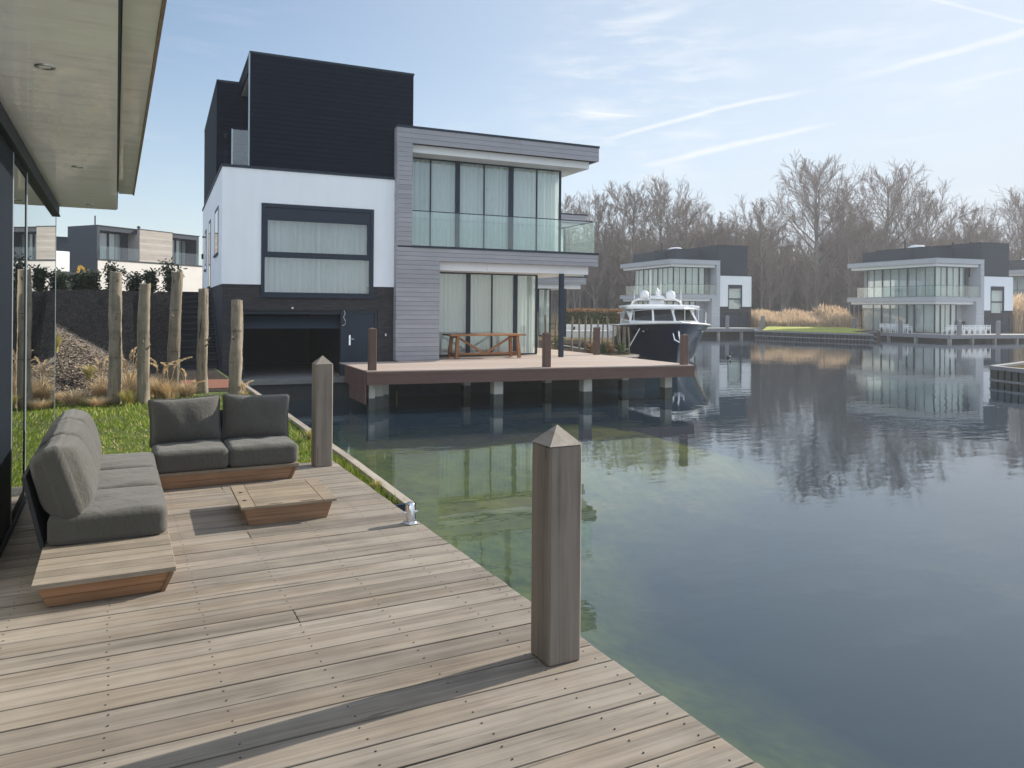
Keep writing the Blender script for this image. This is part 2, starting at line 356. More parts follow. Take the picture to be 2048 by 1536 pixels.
# ------------------------------------------------------------------ mesh builder
class MB:
    def __init__(s): s.v = []; s.f = []; s.t = []; s.mi = []; s.sm = []
    def add(s, vs, fs, tint=.5, mi=0, sm=False):
        o = len(s.v); s.v += [tuple(p) for p in vs]
        for f in fs: s.f.append(tuple(i+o for i in f)); s.t.append(tint); s.mi.append(mi); s.sm.append(sm)
        return s
    BF = [(0, 3, 2, 1), (4, 5, 6, 7), (0, 1, 5, 4), (1, 2, 6, 5), (2, 3, 7, 6), (3, 0, 4, 7)]
    def box(s, x0, y0, z0, x1, y1, z1, tint=.5, mi=0):
        return s.add([(x0, y0, z0), (x1, y0, z0), (x1, y1, z0), (x0, y1, z0), (x0, y0, z1), (x1, y0, z1), (x1, y1, z1), (x0, y1, z1)], MB.BF, tint, mi)
    def taper(s, b, t, z0, z1, tint=.5, mi=0):   # b, t: (x0,y0,x1,y1)
        p = [(b[0], b[1], z0), (b[2], b[1], z0), (b[2], b[3], z0), (b[0], b[3], z0), (t[0], t[1], z1), (t[2], t[1], z1), (t[2], t[3], z1), (t[0], t[3], z1)]
        return s.add(p, MB.BF, tint, mi)
    def beam(s, p, q, w, h, up=(0, 0, 1), tint=.5, mi=0):
        p, q = Vector(p), Vector(q); d = (q-p).normalized(); x = d.cross(Vector(up))
        if x.length < 1e-4: x = d.cross(Vector((0, 1, 0)))
        x.normalize(); y = x.cross(d); x *= w/2; y *= h/2
        return s.add([p-x-y, p+x-y, p+x+y, p-x+y, q-x-y, q+x-y, q+x+y, q-x+y], MB.BF, tint, mi)
    def prism(s, poly, z0, z1, tint=.5, mi=0):
        n = len(poly); a = sum(poly[i][0]*poly[(i+1) % n][1]-poly[(i+1) % n][0]*poly[i][1] for i in range(n))
        if a < 0: poly = poly[::-1]
        vs = [(x, y, z0) for x, y in poly]+[(x, y, z1) for x, y in poly]
        fs = [tuple(range(n-1, -1, -1)), tuple(range(n, 2*n))]+[(i, (i+1) % n, n+(i+1) % n, n+i) for i in range(n)]
        return s.add(vs, fs, tint, mi)
    def tube(s, pts, rs, n=8, caps=True, tint=.5, mi=0, sm=True):
        pts = [Vector(p) for p in pts]; o = []; vs = []
        if not isinstance(rs, (list, tuple)): rs = [rs]*len(pts)
        ref = Vector((.31, .17, .93))
        for i, p in enumerate(pts):
            d = (pts[min(i+1, len(pts)-1)]-pts[max(i-1, 0)]).normalized(); x = d.cross(ref)
            if x.length < .05: x = d.cross(Vector((1, 0, 0)))
            x.normalize(); y = d.cross(x)
            for k in range(n):
                a = 2*pi*k/n; vs.append(p+(x*cos(a)+y*sin(a))*rs[i])
        fs = []
        for i in range(len(pts)-1):
            for k in range(n): fs.append((i*n+k, i*n+(k+1) % n, (i+1)*n+(k+1) % n, (i+1)*n+k))
        s.add(vs, fs, tint, mi, sm)
        if caps:
            s.add(vs[:n], [tuple(range(n-1, -1, -1))], tint, mi); s.add(vs[-n:], [tuple(range(n))], tint, mi)
        return s
    def lathe(s, prof, c=(0, 0, 0), n=20, tint=.5, mi=0):
        vs = []; fs = []
        for r, z in prof:
            for k in range(n): a = 2*pi*k/n; vs.append((c[0]+r*cos(a), c[1]+r*sin(a), c[2]+z))
        for i in range(len(prof)-1):
            for k in range(n): fs.append((i*n+k, i*n+(k+1) % n, (i+1)*n+(k+1) % n, (i+1)*n+k))
        return s.add(vs, fs, tint, mi, True)
    def ball(s, c, r, n=12, sq=(1, 1, 1), tint=.5, mi=0):
        vs = []; fs = []
        for i in range(n//2+1):
            t = pi*i/(n//2)
            for k in range(n): a = 2*pi*k/n; vs.append((c[0]+r*sq[0]*sin(t)*cos(a), c[1]+r*sq[1]*sin(t)*sin(a), c[2]-r*sq[2]*cos(t)))
        for i in range(n//2):
            for k in range(n): fs.append((i*n+k, i*n+(k+1) % n, (i+1)*n+(k+1) % n, (i+1)*n+k))
        return s.add(vs, fs, tint, mi, True)
    def cushion(s, size, mtx, n=14, r=.06, bulge=.03, knife=0., sag=0., seed=0):
        hx, hy, hz = (a/2 for a in size); idx = {}; vs = []; fs = []
        rr = random.Random(seed)
        ph = [rr.uniform(0, 6) for _ in range(6)]
        def vert(i, j, k):
            key = (i, j, k)
            if key in idx: return idx[key]
            x, y, z = (2*i/n-1, 2*j/n-1, 2*k/n-1)
            p = Vector((x*hx, y*hy, z*hz)); q = Vector([max(-h+r, min(h-r, c)) for h, c in zip((hx, hy, hz), p)])
            d = p-q
            if d.length > 0: p = q+d.normalized()*r
            e = (1-abs(x)**3)*(1-abs(y)**3)
            if knife:
                e *= 1.
                p.z *= (1-knife)+knife*((1-x**4)*(1-y**4))**.6
                cr = 1-.07*(1-abs(y)**2) if abs(x) > .5 else 1
                p.x *= 1-.05*(1-y*y)*abs(x)**3; p.y *= 1-.07*(1-x*x)*abs(y)**3
            p.z += bulge*e*(1 if z > 0 else -1)*abs(z)
            p.z += .008*sin(3*x+ph[0])*sin(4*y+ph[1])*e + .004*sin(9*x+ph[2]+3*y)*e
            if sag: p.x += sag*(1-y*y)*0; p.y += -sag*(1-x*x)*max(0, y)
            idx[key] = len(vs); vs.append(mtx @ p); return idx[key]
        for a in range(n):
            for b in range(n):
                for k in (0, n):
                    for ax in range(3):
                        def g(u, w):
                            t = [u, w]; t.insert(ax, k); return vert(*t)
                        q = [g(a, b), g(a+1, b), g(a+1, b+1), g(a, b+1)]
                        if (k == n) == (ax == 1): q = q[::-1]
                        fs.append(tuple(q))
        return s.add(vs, fs, .5, 0, True)
    def build(s, name, mats, parent=None, off=(0, 0, 0), bevel=0., seg=2):
        if not isinstance(mats, (list, tuple)): mats = [mats]
        me = bpy.data.meshes.new(name); vs = s.v if off == (0, 0, 0) else [(a-off[0], b-off[1], c-off[2]) for a, b, c in s.v]
        me.from_pydata(vs, [], s.f)
        me.polygons.foreach_set('material_index', s.mi); me.polygons.foreach_set('use_smooth', s.sm)
        at = me.attributes.new('tint', 'FLOAT', 'FACE'); at.data.foreach_set('value', s.t)
        for m_ in mats: me.materials.append(m_)
        me.update(); o = bpy.data.objects.new(name, me); COL.objects.link(o)
        if parent: o.parent = parent
        if bevel:
            b = o.modifiers.new('bevel', 'BEVEL'); b.width = bevel; b.segments = seg; b.limit_method = 'ANGLE'; b.angle_limit = R(40)
        return o
def tag(o, label, cat=None, group=None, kind=None):
    if label: o['label'] = label
    if cat: o['category'] = cat
    if group: o['group'] = group
    if kind: o['kind'] = kind
    return o
def thing(name, label, cat, loc=(0, 0, 0), rz=0., group=None):
    o = bpy.data.objects.new(name, None); o.empty_display_size = .3; COL.objects.link(o); o.location = loc; o.rotation_euler = (0, 0, rz)
    return tag(o, label, cat, group)
def struct(o): o['kind'] = 'structure'; return o
def copy_tree(o, parent=None):
    c = o.copy(); COL.objects.link(c); c.parent = parent
    for ch in list(o.children): copy_tree(ch, c)
    return c
rnd = random.random
def ru(a, b): return random.uniform(a, b)
def clad(mb, x0, x1, z0, z1, y0, y1, pitch=.14, gap=.008, off=0.):
    n = max(1, round((z1-z0)/pitch)); p = (z1-z0)/n
    for i in range(n):
        xs = [x0, x1]
        if x1-x0 > 5: xs = [x0, x0+(x1-x0)*.585, x1]
        for a, b in zip(xs[:-1], xs[1:]): mb.box(a+(.004 if a > x0 else 0), y0, z0+i*p+gap, b, y1, z0+(i+1)*p, rnd())
    return mb
def clad_side(mb, x0, x1, z0, z1, y0, y1, pitch=.14, gap=.008):
    n = max(1, round((z1-z0)/pitch)); p = (z1-z0)/n
    for i in range(n): mb.box(x0, y0, z0+i*p+gap, x1, y1, z0+(i+1)*p, rnd())
    return mb
def curtain(mb, a, b, z0, z1, amp=.035, per=.16, seed=0):
    a, b = Vector((*a, 0)), Vector((*b, 0)); L = (b-a).length; d = (b-a)/L; nrm = Vector((-d.y, d.x, 0)); n = max(8, int(L/per*7)); rr = random.Random(seed)
    vs = []; ph = rr.uniform(0, 6)
    for i in range(n+1):
        s = i/n*L; ph += rr.uniform(-.28, .28); am = amp*(.75+.4*sin(s*2.1+seed))
        o = am*(sin(2*pi*s/per+ph)+.35*sin(2*pi*s/per*2.3+ph*2))
        p = a+d*s+nrm*o; vs += [(p.x, p.y, z0), (p.x, p.y, z1)]
    return mb.add(vs, [(2*i, 2*i+2, 2*i+3, 2*i+1) for i in range(n)], .5, 0, True)
def frame(mb, x0, x1, z0, z1, y, w=.06, d=.07, tint=.5):
    mb.box(x0, y, z0, x0+w, y+d, z1); mb.box(x1-w, y, z0, x1, y+d, z1); mb.box(x0+w, y, z0, x1-w, y+d, z0+w); mb.box(x0+w, y, z1-w, x1-w, y+d, z1)
    return mb

# ================================================================== SETTING
WZ = -1.05
mb = MB(); mb.add([(-120, -150, WZ), (400, -150, WZ), (400, 120, WZ), (-120, 120, WZ)], [(0, 1, 2, 3)])
struct(mb.build('water', M['water']))
mb = MB(); N = 70
for j in range(N+1):
    for i in range(N+1):
        x = -20+i*2.; y = -30+j*1.8
        d = max(0, min((x-2.5)*.8, 15+max(0, 20-y)*.9 if y < 20 else 15)); k_ = min(1, max(0, (15.5-y)/7)); zz = -1.75-.04*min(d, 9)-k_*.30*min(d, 9)-.30*max(0, min(d-9, 6))-.02*max(0, min(d-15, 20))
        mb.v.append((x, y, zz+.12*sin(x*1.3+y*.4)*sin(y*1.1)))
for j in range(N):
    for i in range(N): a = j*(N+1)+i; mb.f.append((a, a+1, a+N+2, a+N+1)); mb.t.append(.5); mb.mi.append(0); mb.sm.append(True)
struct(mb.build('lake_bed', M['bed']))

struct(MB().prism([(-9, 8.01), (1.9, 8.01), (1.9, 6.05), (2.14, 6.05), (2.22, 8), (2.25, 10), (2.3, 12.5), (2.36, 17), (2.4, 22.1), (-9, 22.1)], -3, -.06).build('lawn', M['lawn']))
struct(MB().prism([(-150, 33), (1.5, 33.2), (6, 34.5), (9, 36.5), (9, 400), (-150, 400)], -3, 2.05).build('street_ground', M['ground']))
far = [(15.6, 25.6), (17.0, 25.9), (20.4, 27.6), (22.5, 33), (27, 42), (36, 54), (44, 60), (50, 63.2), (61.8, 61.6), (58.6, 58.6), (56.3, 56), (57, 50), (58, 44.6), (60.7, 48.6), (66.3, 50.6),
       (69.3, 51), (69.2, 46.4), (79, 44.3), (90, 35), (130, 0), (300, -50), (400, 50), (400, 400), (9, 400), (9, 37), (12.5, 34)]
struct(MB().prism(far, -3.2, -.34).build('ground', M['ground']))
fl = [(56.6, 55.9, -.31), (57.3, 50, -.31), (58.4, 45.1, -.31), (61, 49, -.25), (66, 51.2, -.2), (67.4, 55, -.02), (61.5, 60, -.02)]
struct(MB().add(fl, [tuple(range(len(fl)))]).build('far_lawn', M['far_lawn']))
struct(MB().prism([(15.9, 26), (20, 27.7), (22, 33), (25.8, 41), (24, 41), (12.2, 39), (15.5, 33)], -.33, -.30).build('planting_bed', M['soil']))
struct(MB().prism([(28.9, 16.9), (28.3, 15.6), (48, 2), (70, 0), (70, 14), (36, 18.5)], -3, -.42).build('spit_ground', M['ground']))

def seg_d(x, y, a, b):
    dx, dy = b[0]-a[0], b[1]-a[1]; t = max(0, min(1, ((x-a[0])*dx+(y-a[1])*dy)/(dx*dx+dy*dy))); return sqrt((x-a[0]-t*dx)**2+(y-a[1]-t*dy)**2), (dx*(y-a[1])-dy*(x-a[0]))
TOE = [(-14, 14.3), (-2.5, 14.6), (-.9, 15.2), (.1, 16.2), (.75, 18.4), (.8, 22.5), (4, 23.2)]
def bank_z(x, y):
    best = min((seg_d(x, y, TOE[i], TOE[i+1]) for i in range(len(TOE)-1)), key=lambda q: q[0])
    d = best[0] if best[1] > 0 else -best[0]
    z = -.16+.60*max(d, -.2)
    if z > 1.75: z = 1.75+(z-1.75)*.35
    z = min(z, 2.04)
    if x > .35 and y > 22.3: z = min(z, -.75+.47*(y-23.0)+max(0, .75-x)*4.5)
    return z
mb = MB(); nx, ny = 150, 170; X0, X1, Y0, Y1 = -14, 3.2, 14., 34.2
import numpy as np
rs = np.random.RandomState(3)
for j in range(ny+1):
    for i in range(nx+1):
        x = X0+(X1-X0)*i/nx; y = Y0+(Y1-Y0)*j/ny; z = bank_z(x, y)
        k = min(1, max(0, z+.25)*1.5)
        mb.v.append((x, y, z+k*(.05*sin(x*2.1+y*1.3)*sin(y*1.7-x)+.035*rs.randn())))
for j in range(ny):
    for i in range(nx):
        if X0+(X1-X0)*(i+1)/nx > 2.3 and Y0+(Y1-Y0)*j/ny < 22.3: continue
        a = j*(nx+1)+i; mb.f.append((a, a+1, a+nx+2, a+nx+1)); mb.t.append(rnd()); mb.mi.append(0); mb.sm.append(False)
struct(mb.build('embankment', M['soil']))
# loose bark chips laid only on the sunlit part of the bank and red soil in front of the stairs
mb = MB()
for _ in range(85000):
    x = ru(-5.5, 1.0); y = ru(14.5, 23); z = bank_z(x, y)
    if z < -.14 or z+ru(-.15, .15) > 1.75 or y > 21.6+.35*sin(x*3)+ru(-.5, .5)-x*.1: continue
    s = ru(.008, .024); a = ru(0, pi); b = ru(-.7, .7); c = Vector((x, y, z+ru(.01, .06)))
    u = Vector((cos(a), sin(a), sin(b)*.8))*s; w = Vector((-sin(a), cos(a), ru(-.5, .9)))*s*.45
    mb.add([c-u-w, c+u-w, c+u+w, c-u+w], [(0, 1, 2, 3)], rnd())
for _ in range(9000):
    x = ru(-4, .8); y = ru(14.3, 21.5); z = bank_z(x, y)
    if z < -.15: continue
    a = ru(0, 2*pi); l = ru(.05, .16); u = Vector((cos(a), sin(a), ru(-.2, .5)))*l; w = Vector((-sin(a), cos(a), 0))*.004; c = Vector((x, y, z+ru(.03, .08)))
    mb.add([c-w, c+w, c+u+w*.5, c+u-w*.5], [(0, 1, 2, 3)], ru(.6, 1.3))
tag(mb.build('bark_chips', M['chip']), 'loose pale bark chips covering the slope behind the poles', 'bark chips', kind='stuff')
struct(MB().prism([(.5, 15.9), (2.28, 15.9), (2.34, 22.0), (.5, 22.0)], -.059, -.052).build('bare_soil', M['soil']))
struct(MB().prism([(1.1, 16.5), (2.32, 16.5), (2.34, 18.4), (1.2, 18.6)], -.058, -.04).build('red_soil', M['red_soil']))

# lawn blades
mb = MB(); cnt = 0
while cnt < 30000:
    y = 8.05+(rnd()**1.5)*7.2; x = ru(-3.2, 2.3)
    if bank_z(x, y) > -.1 and y > 14.2: continue
    cl = .5+.5*sin(x*3.1+1.3*sin(y*2.3))*sin(y*2.7+x); h = ru(.022, .055)*(.7+.6*cl)*(1 if y < 13 else 1.25); a = ru(0, 2*pi); lean = ru(0, .05); w = .004+.0006*y*.7
    p = Vector((x, y, -.06)); u = Vector((cos(a), sin(a), 0))
    tip = p+Vector((-u.y*lean, u.x*lean, h))
    mb.add([p-u*w, p+u*w, tip], [(0, 1, 2)], min(1, .65*rnd()+.35*cl), 1 if rnd() < .05+.10*(cl < .3) else 0); cnt += 1
for _ in range(900):
    y = ru(6.1, 9.5); x = ru(2.05, 2.16); p = Vector((x, y, -.06)); a = ru(0, 6.3); u = Vector((cos(a), sin(a), 0))*.004
    mb.add([p-u, p+u, p+Vector((ru(-.03, .03), ru(-.03, .03), ru(.03, .10)))], [(0, 1, 2)], rnd())
tag(mb.build('lawn_grass', [M['grass'], M['straw']]), 'short sunlit green lawn grass behind the sofas', 'grass', kind='stuff')
# ================================================================== OUR DECK
DX0, DX1, DY0, DY1 = -.62, 2.03, -1.2, 8.0
t = thing('wooden_deck', 'weathered grey timber plank deck in the foreground beside the water', 'deck', (.7, 3.4, 0))
off = (.7, 3.4, 0)
P = .176; nb = int((DY1-DY0)/P); mb = MB(); sc = MB()
y1 = DY1
joists = [-.47, -.02, .41, .84, 1.27, 1.70, 1.96]
for i in range(nb):
    ya, yb = y1-P*(i+1)+.0085, y1-P*i
    e = ru(-.004, .004)
    cuts = [DX0-.02, DX1+e]
    if i % 9 == 4: cuts.insert(1, joists[2+i % 3])
    for a, b in zip(cuts[:-1], cuts[1:]): mb.box(a+(.003 if a > -.6 else 0), ya, -.03, b, yb, ru(-.0012, .0012), rnd())
    for jx in joists:
        for f in (.24, .76):
            sx, sy = jx+ru(-.008, .008), ya+(yb-ya)*f
            sc.lathe([(.0045, .0006), (.0001, .0018)] if 0 else [(.0046, .0012), (.0042, .0022), (.0001, .0022)], (sx, sy, 0), 7)
mb.build('deck_boards', M['deck'], t, off, .0035, 2)
o = sc.build('screw_heads', M['screw'], t, off); o['kind'] = 'stuff'
mb = MB()
mb.box(DX1-.06, DY0, -.24, DX1-.02, DY1-.02, -.034, .3)
mb.box(DX0, DY1-.06, -.055, DX1-.07, DY1-.02, -.034, .6)
for jx in joists[:-1]: mb.box(jx-.03, DY0, -.17, jx+.03, DY1-.1, -.034, rnd())
mb.build('support_frame', M['deck_side'], t, off)
for y in (-.5, 2.2, 4.9):
    MB().box(DX1-.28, y, -3, DX1-.1, y+.18, -.17, rnd()).build('pile', M['wet_concrete'], t, off)

def mooring_post(name, label, cat, x, y, w, h, cap, mat, group=None, rz=0., z=0.):
    b = thing(name, label, cat, (x, y, z), rz, group); s = w/2; m = MB()
    m.box(-s, -s, 0, s, s, h, rnd()); m.build('shaft', mat, b, (0, 0, 0), .009, 1)
    m = MB(); m.add([(-s, -s, h), (s, -s, h), (s, s, h), (-s, s, h), (0, 0, h+cap)], [(0, 1, 4), (1, 2, 4), (2, 3, 4), (3, 0, 4), (3, 2, 1, 0)], rnd())
    m.build('pointed_top', mat if mat != M['post'] else M['kerb'], b)
    return b
mooring_post('mooring_post', 'tall grey timber post with pyramid top nearest the camera, on the deck edge', 'post', 1.81, 3.045, .172, .985, .085, M['post'], 'square mooring posts on the near deck')
mooring_post('mooring_post', 'grey timber post with pyramid top behind the two seat sofa', 'post', 1.865, 7.79, .175, 1.03, .085, M['post'], 'square mooring posts on the near deck')

# stainless dock cleat
t = thing('dock_cleat', 'small polished steel post cleat at the edge of the deck', 'cleat', (1.955, 5.41, 0))
MB().lathe([(.001, 0), (.055, 0), (.055, .012), (.05, .016), (.001, .016)], (0, 0, 0), 24).build('base_plate', M['steel'], t)
MB().lathe([(.034, .016), (.034, .14), (.03, .152), (.022, .157), (.001, .158)], (0, 0, 0), 24).build('post', M['steel'], t)
MB().tube([(-.055, 0, .085), (.055, 0, .085)], .011, 10).build('crossbar', M['steel'], t)
for k in range(4): MB().lathe([(.006, .016), (.006, .02), (.001, .021)], (.044*cos(k*pi/2+.7), .044*sin(k*pi/2+.7), 0), 8).build('bolt', M['steel'], t)

# ------------------------------------------------------------------ sofas
def sofa(name, label, loc, rz, L, D, n, backs, c0, th=.2, rr_=.05, kn=.5, bg_=.03):
    """local: x along the seat, +y to the back; front at y=0; base plate top z=.15"""
    t = thing(name, label, 'sofa', loc, rz)
    m = MB(); nb = round(L/.115); w = L/nb
    if n == 2:
        for i in range(5): m.box(0, i*D/5, .122, L, (i+1)*D/5-.005, .15, rnd())
    else:
      for i in range(nb): m.box(i*w, 0, .122, (i+1)*w-.006, D, .15+ru(-.0015, .0015), rnd())
    m.build('platform', M['teak_grey_cross' if n == 3 else 'teak_grey'], t, (0, 0, 0), .003)
    m = MB(); i_, b_ = .03, .075
    m.taper((b_, b_, L-b_, D-b_), (i_, i_, L-i_, D-i_), 0, .122, .3)
    for (z0, z1) in ((0.003, .060), (.063, .121)):
        f0, f1 = b_-(b_-i_)*z0/.122-.006, b_-(b_-i_)*z1/.122-.006
        m.taper((f0, f0, L-f0, D-f0), (f1, f1, L-f1, D-f1), z0, z1, rnd())
    m.build('plinth', M['teak' if n == 2 else 'teak_cross'], t, (0, 0, 0), .002)
    for cx, cy in ((i_, i_), (L-i_, i_)):
        s_ = 1 if cx > .5 else -1; d_ = b_-i_
        MB().beam((cx-s_*(d_-.004), i_+d_-.008, .0), (cx+s_*.004, i_-.010, .121), .022, .022, (0, 1, 0), .1).build('corner_batten', M['teak'], t)
    cw = (L-c0)/n
    for k in range(n):
        x = c0+cw*(k+.5)
        MB().cushion((cw-.004, D-.03, .18), Matrix.Translation((x, D/2-.01, .243))@Matrix.Rotation(R(ru(-.6, .6)), 4, 'Z'), 18, .042, .014, seed=k+int(L*10)).build('seat_cushion', M['fabric'], t)
    for k, (tilt, dx, tw, hh) in enumerate(backs):
        x = c0+cw*(k+.5)+dx
        mx = Matrix.Translation((x, D-.10, .52))@Matrix.Rotation(R(tw), 4, 'Y')@Matrix.Rotation(R(90-tilt), 4, 'X')
        MB().cushion((cw+.03, hh, th), mx, 22, rr_, bg_, kn, seed=20+k).build('back_cushion', M['fabric'], t)
    m = MB(); m.box(c0+.05, -.012, 0, L-.05, .012, .45)
    o = m.build('back_panel', M['black_fabric'], t, (0, 0, 0), .004); o.location = (0, D+.0, .14); o.rotation_euler = (R(-13), 0, 0)
    return t
# rotation: three seater faces +X (back at -X): local x -> +Y ... rz=90 gives local +y -> -X
sofa('three_seat_sofa', 'grey three seat sofa on teak plinth against the glass, with bare wooden end shelf', (.31, 4.66, 0), R(90), 2.75, .69, 3,
     [(18, .0, 2, .47), (17, .0, -1, .47), (16, -.01, 1, .47)], .66, .235, .085, .30, .045)
sofa('two_seat_sofa', 'grey two seat sofa with its back to the lawn and poles', (.30, 7.26, 0), 0, 1.23, .70, 2, [(12, -.015, -2, .46), (14, .01, 3, .46)], .0, .25, .04, .82, .05)

# coffee table
t = thing('coffee_table', 'low teak coffee table with slatted top and tapered sides', 'table', (1.165, 6.16, 0), R(-1.5))
m = MB(); hx, hy = .345, .375
for s in (-1, 1): m.box(s*hx-(0 if s < 0 else .10), -hy, .135, s*hx+(.10 if s < 0 else 0), hy, .155, rnd())
for k in range(7):
    w = 2*hy/7
    m.box(-hx+.103, -hy+k*w+.002, .135, hx-.103, -hy+(k+1)*w-.002, .1545, rnd())
m.build('tabletop', M['teak_grey'], t, (0, 0, 0), .002)
m = MB(); m.taper((-.28, -.31, .28, .31), (-.315, -.345, .315, .345), 0, .134, .4)
for a, b in (((-.284, -.314, .284, .314), (-.301, -.331, .301, .331)), ((-.302, -.332, .302, .332), (-.319, -.349, .319, .349))):
    z = (.002, .065) if a[0] > -.29 else (.068, .133)
    m.taper(a, b, z[0], z[1], rnd())
m.build('box_base', M['teak'], t, (0, 0, 0), .002)
for x, y in ((-.295, .10), (-.295, -.17)): MB().lathe([(.016, .1555), (.016, .157), (.0001, .157)], (x, y, 0), 14).build('finger_hole', M['screw'], t)
for x in (-.10, .13): MB().box(x-.05, -hy+.02, .1555, x+.05, -hy+.028, .1565).build('slot', M['screw'], t)

# ================================================================== OUR HOUSE (left)
t = thing('glass_fronted_house', 'house at the left edge with wide pale overhanging soffit and tall glass doors', 'house', (-3.2, 4., 0)); off = (-3.2, 4., 0)
m = MB()
m.box(-6.2, -3, 2.82, .0, 3.44, 2.84); m.box(-6.2, 3.448, 2.82, .0, 11.0, 2.84)
m.build('soffit', M['soffit'], t, off)
m = MB(); m.box(.018, -3, 2.955, .172, 10.42, 2.975); m.build('outer_soffit', M['soffit'], t, off)
m = MB(); m.box(-6.2, -3, 2.842, .0-.004, 10.995, 3.12); m.box(.0-.002, -3, 2.978, .17, 10.415, 3.12); m.box(.001, -3, 2.79+.04, .012, 10.99, 2.975)
m.build('roof', M['dark_metal'], t, off)
m = MB(); m.box(.173, -3, 2.945, .190, 10.43, 3.14); m.build('roof_edge', M['teak_grey'], t, off)
for (x, y) in ((-.33, 4.58), (-.31, 7.75), (-.28, 10.55)):
    l = MB().lathe([(.048, 0), (.048, -.006), (.036, -.007), (.03, .004), (.0001, .004)], (x, y, 2.82), 20).build('downlight', M['steel'], t, off)
    MB().lathe([(.028, -.003), (.0001, -.004)], (x, y, 2.82), 16).build('lens', M['gelcoat'], l, off)
GX = -.65
m = MB()
m.box(GX-.10, 1., 2.70, GX+.03, 10.86, 2.815); m.box(GX-.035, 1., 2.68, GX+.04, 10.87, 2.70)
m.build('top_track', M['dark_metal'], t, off, .004)
m = MB(); m.box(GX-.12, 1., -.03, GX+.012, 10.86, .035); m.box(GX-.03, 1, .035, GX+.0, 10.86, .05)
m.build('bottom_track', M['dark_metal'], t, off, .003)
def leaf(y0, y1, x, stile0, stile1):
    d = MB(); d.box(x-.05, y0, .05, x, y0+stile0, 2.70); d.box(x-.05, y1-stile1, .05, x, y1, 2.70); d.box(x-.05, y0+stile0, .05, x, y1-stile1, .11); d.box(x-.05, y0+stile0, 2.63, x, y1-stile1, 2.70)
    o = d.build('sliding_door', M['stile'], t, off, .004)
    MB().box(x-.020, y0+stile0, .11, x-.004, y1-stile1, 2.63).build('pane', M['near_glass'], o, off)
    return o
leaf(3.2, 6.42, GX, .10, .85)
e = MB(); e.box(GX-.05, 6.422, .05, GX+.002, 6.462, 2.70); e.build('door_edge', M['mid_metal'], t, off, .002)
leaf(6.465, 7.35, GX, .02, .05)
e = MB(); e.box(GX-.06, 7.352, .05, GX+.002, 7.42, 2.70); e.build('door_edge', M['mid_metal'], t, off, .002)
MB().box(GX-.020, 7.422, .05, GX-.004, 10.82, 2.70).build('fixed_pane', M['near_glass'], t, off)
MB().box(GX-.045, 10.82, .05, GX-.001, 10.86, 2.70).build('corner_post', M['mid_metal'], t, off)
MB().box(-6.1, 10.83, .05, GX-.05, 10.85, 2.81).build('end_pane', M['near_glass'], t, off)
MB().box(-6.2, -3, -.4, GX-.13, 10.86, -.005).build('floor', M['dark_in'], t, off)
m = MB(); m.box(-6.2, -3, 0, -6.1, 10.9, 2.815); m.box(-6.1, 3.0, 0, GX-.05, 3.1, 2.815); m.box(-6.2, -3, 2.78, GX-.11, 10.8, 2.819); m.build('inner_wall', M['dark_in'], t, off)

# ================================================================== KERB, POLES
t = thing('lawn_edging', 'long grey timber edging between the lawn strip and the water', 'edging', (2.25, 9, 0)); off = (2.25, 9, 0)
m = MB(); pts = [(2.17, 6.03), (2.24, 8), (2.27, 10), (2.32, 12.5), (2.39, 17)]
for a, b in zip(pts[:-1], pts[1:]): m.beam((*a, -.045), (*b, -.045), .085, .07, tint=rnd())
m.build('cap_board', M['kerb'], t, off, .004)
m = MB()
for a, b in zip(pts[:-1], pts[1:]):
    n = int((Vector(b)-Vector(a)).length/.24)
    for k in range(n):
        p = Vector(a).lerp(Vector(b), (k+.5)/n); m.box(p.x-.03, p.y-.11, -2.6, p.x+.03, p.y+.11, -.085, rnd())
m.build('sheet_piling', M['deck_side'], t, off)
m = MB(); m.box(2.04, 6.0, -.16, 2.215, 6.03, -.01); m.build('end_board', M['dark_paint'], t, off)

def pole(x, y, tx, ty, h, r, seed, label):
    t = thing('wooden_pole', label, 'pole', (x, y, -.1), 0, 'raw tree trunk poles standing behind the lawn')
    rr = random.Random(seed); n = 18; K = 44; pts = []; vs = []; fs = []
    for k in range(K+1):
        f = k/K; cx = (tx-x)*f+.010*sin(f*4+seed)*sin(f*pi); cy = (ty-y)*f; rad = r*(1.07-.14*f+.03*sin(f*9+seed))
        for i in range(n):
            a = 2*pi*i/n; q = rad*(1+.08*sin(3*a+seed+f*2.5)+.05*sin(7*a+f*5+seed)+.04*sin(5*a-f*13+seed)+.045*sin(11*a+f*3)*(sin(f*23+a) > 0)+rr.uniform(-.03, .03))
            vs.append((cx+q*cos(a), cy+q*sin(a), (h+.1)*f+(.012*sin(a*2+seed) if k == K else 0)))
    for k in range(K):
        for i in range(n): fs.append((k*n+i, k*n+(i+1) % n, (k+1)*n+(i+1) % n, (k+1)*n+i))
    m = MB().add(vs, fs, rnd(), 0, True); m.add(vs[-n:], [tuple(range(n))], .9)
    m.build('trunk', M['pole'], t)
    m = MB(); 
    for q in range(2):
        z = h*rr.uniform(.45, .95); a = rr.uniform(-2.4, -.4); c = Vector((x+(tx-x)*z/h-x, 0, z)); d = Vector((cos(a), sin(a), .7))
        MB().tube([c+d*r*.8, c+d*(r*1.15+.03), c+d*(r*1.15+.06)], [.022, .012, .004], 6).build('branch_stub', M['pole'], t)
    for z in (h*.38, h*.72)[:1+seed % 2]: MB().lathe([(r*1.04, z), (r*1.075, z+.002), (r*1.075, z+.009), (r*1.04, z+.011)], ((tx-x)*z/h, 0, 0), 16).build('wire_band', M['screw'], t)
    return t
pole(-.02, 14.54, .0, 14.52, 2.17, .098, 1, 'thick bare pole with split top, tallest beside the glass corner')
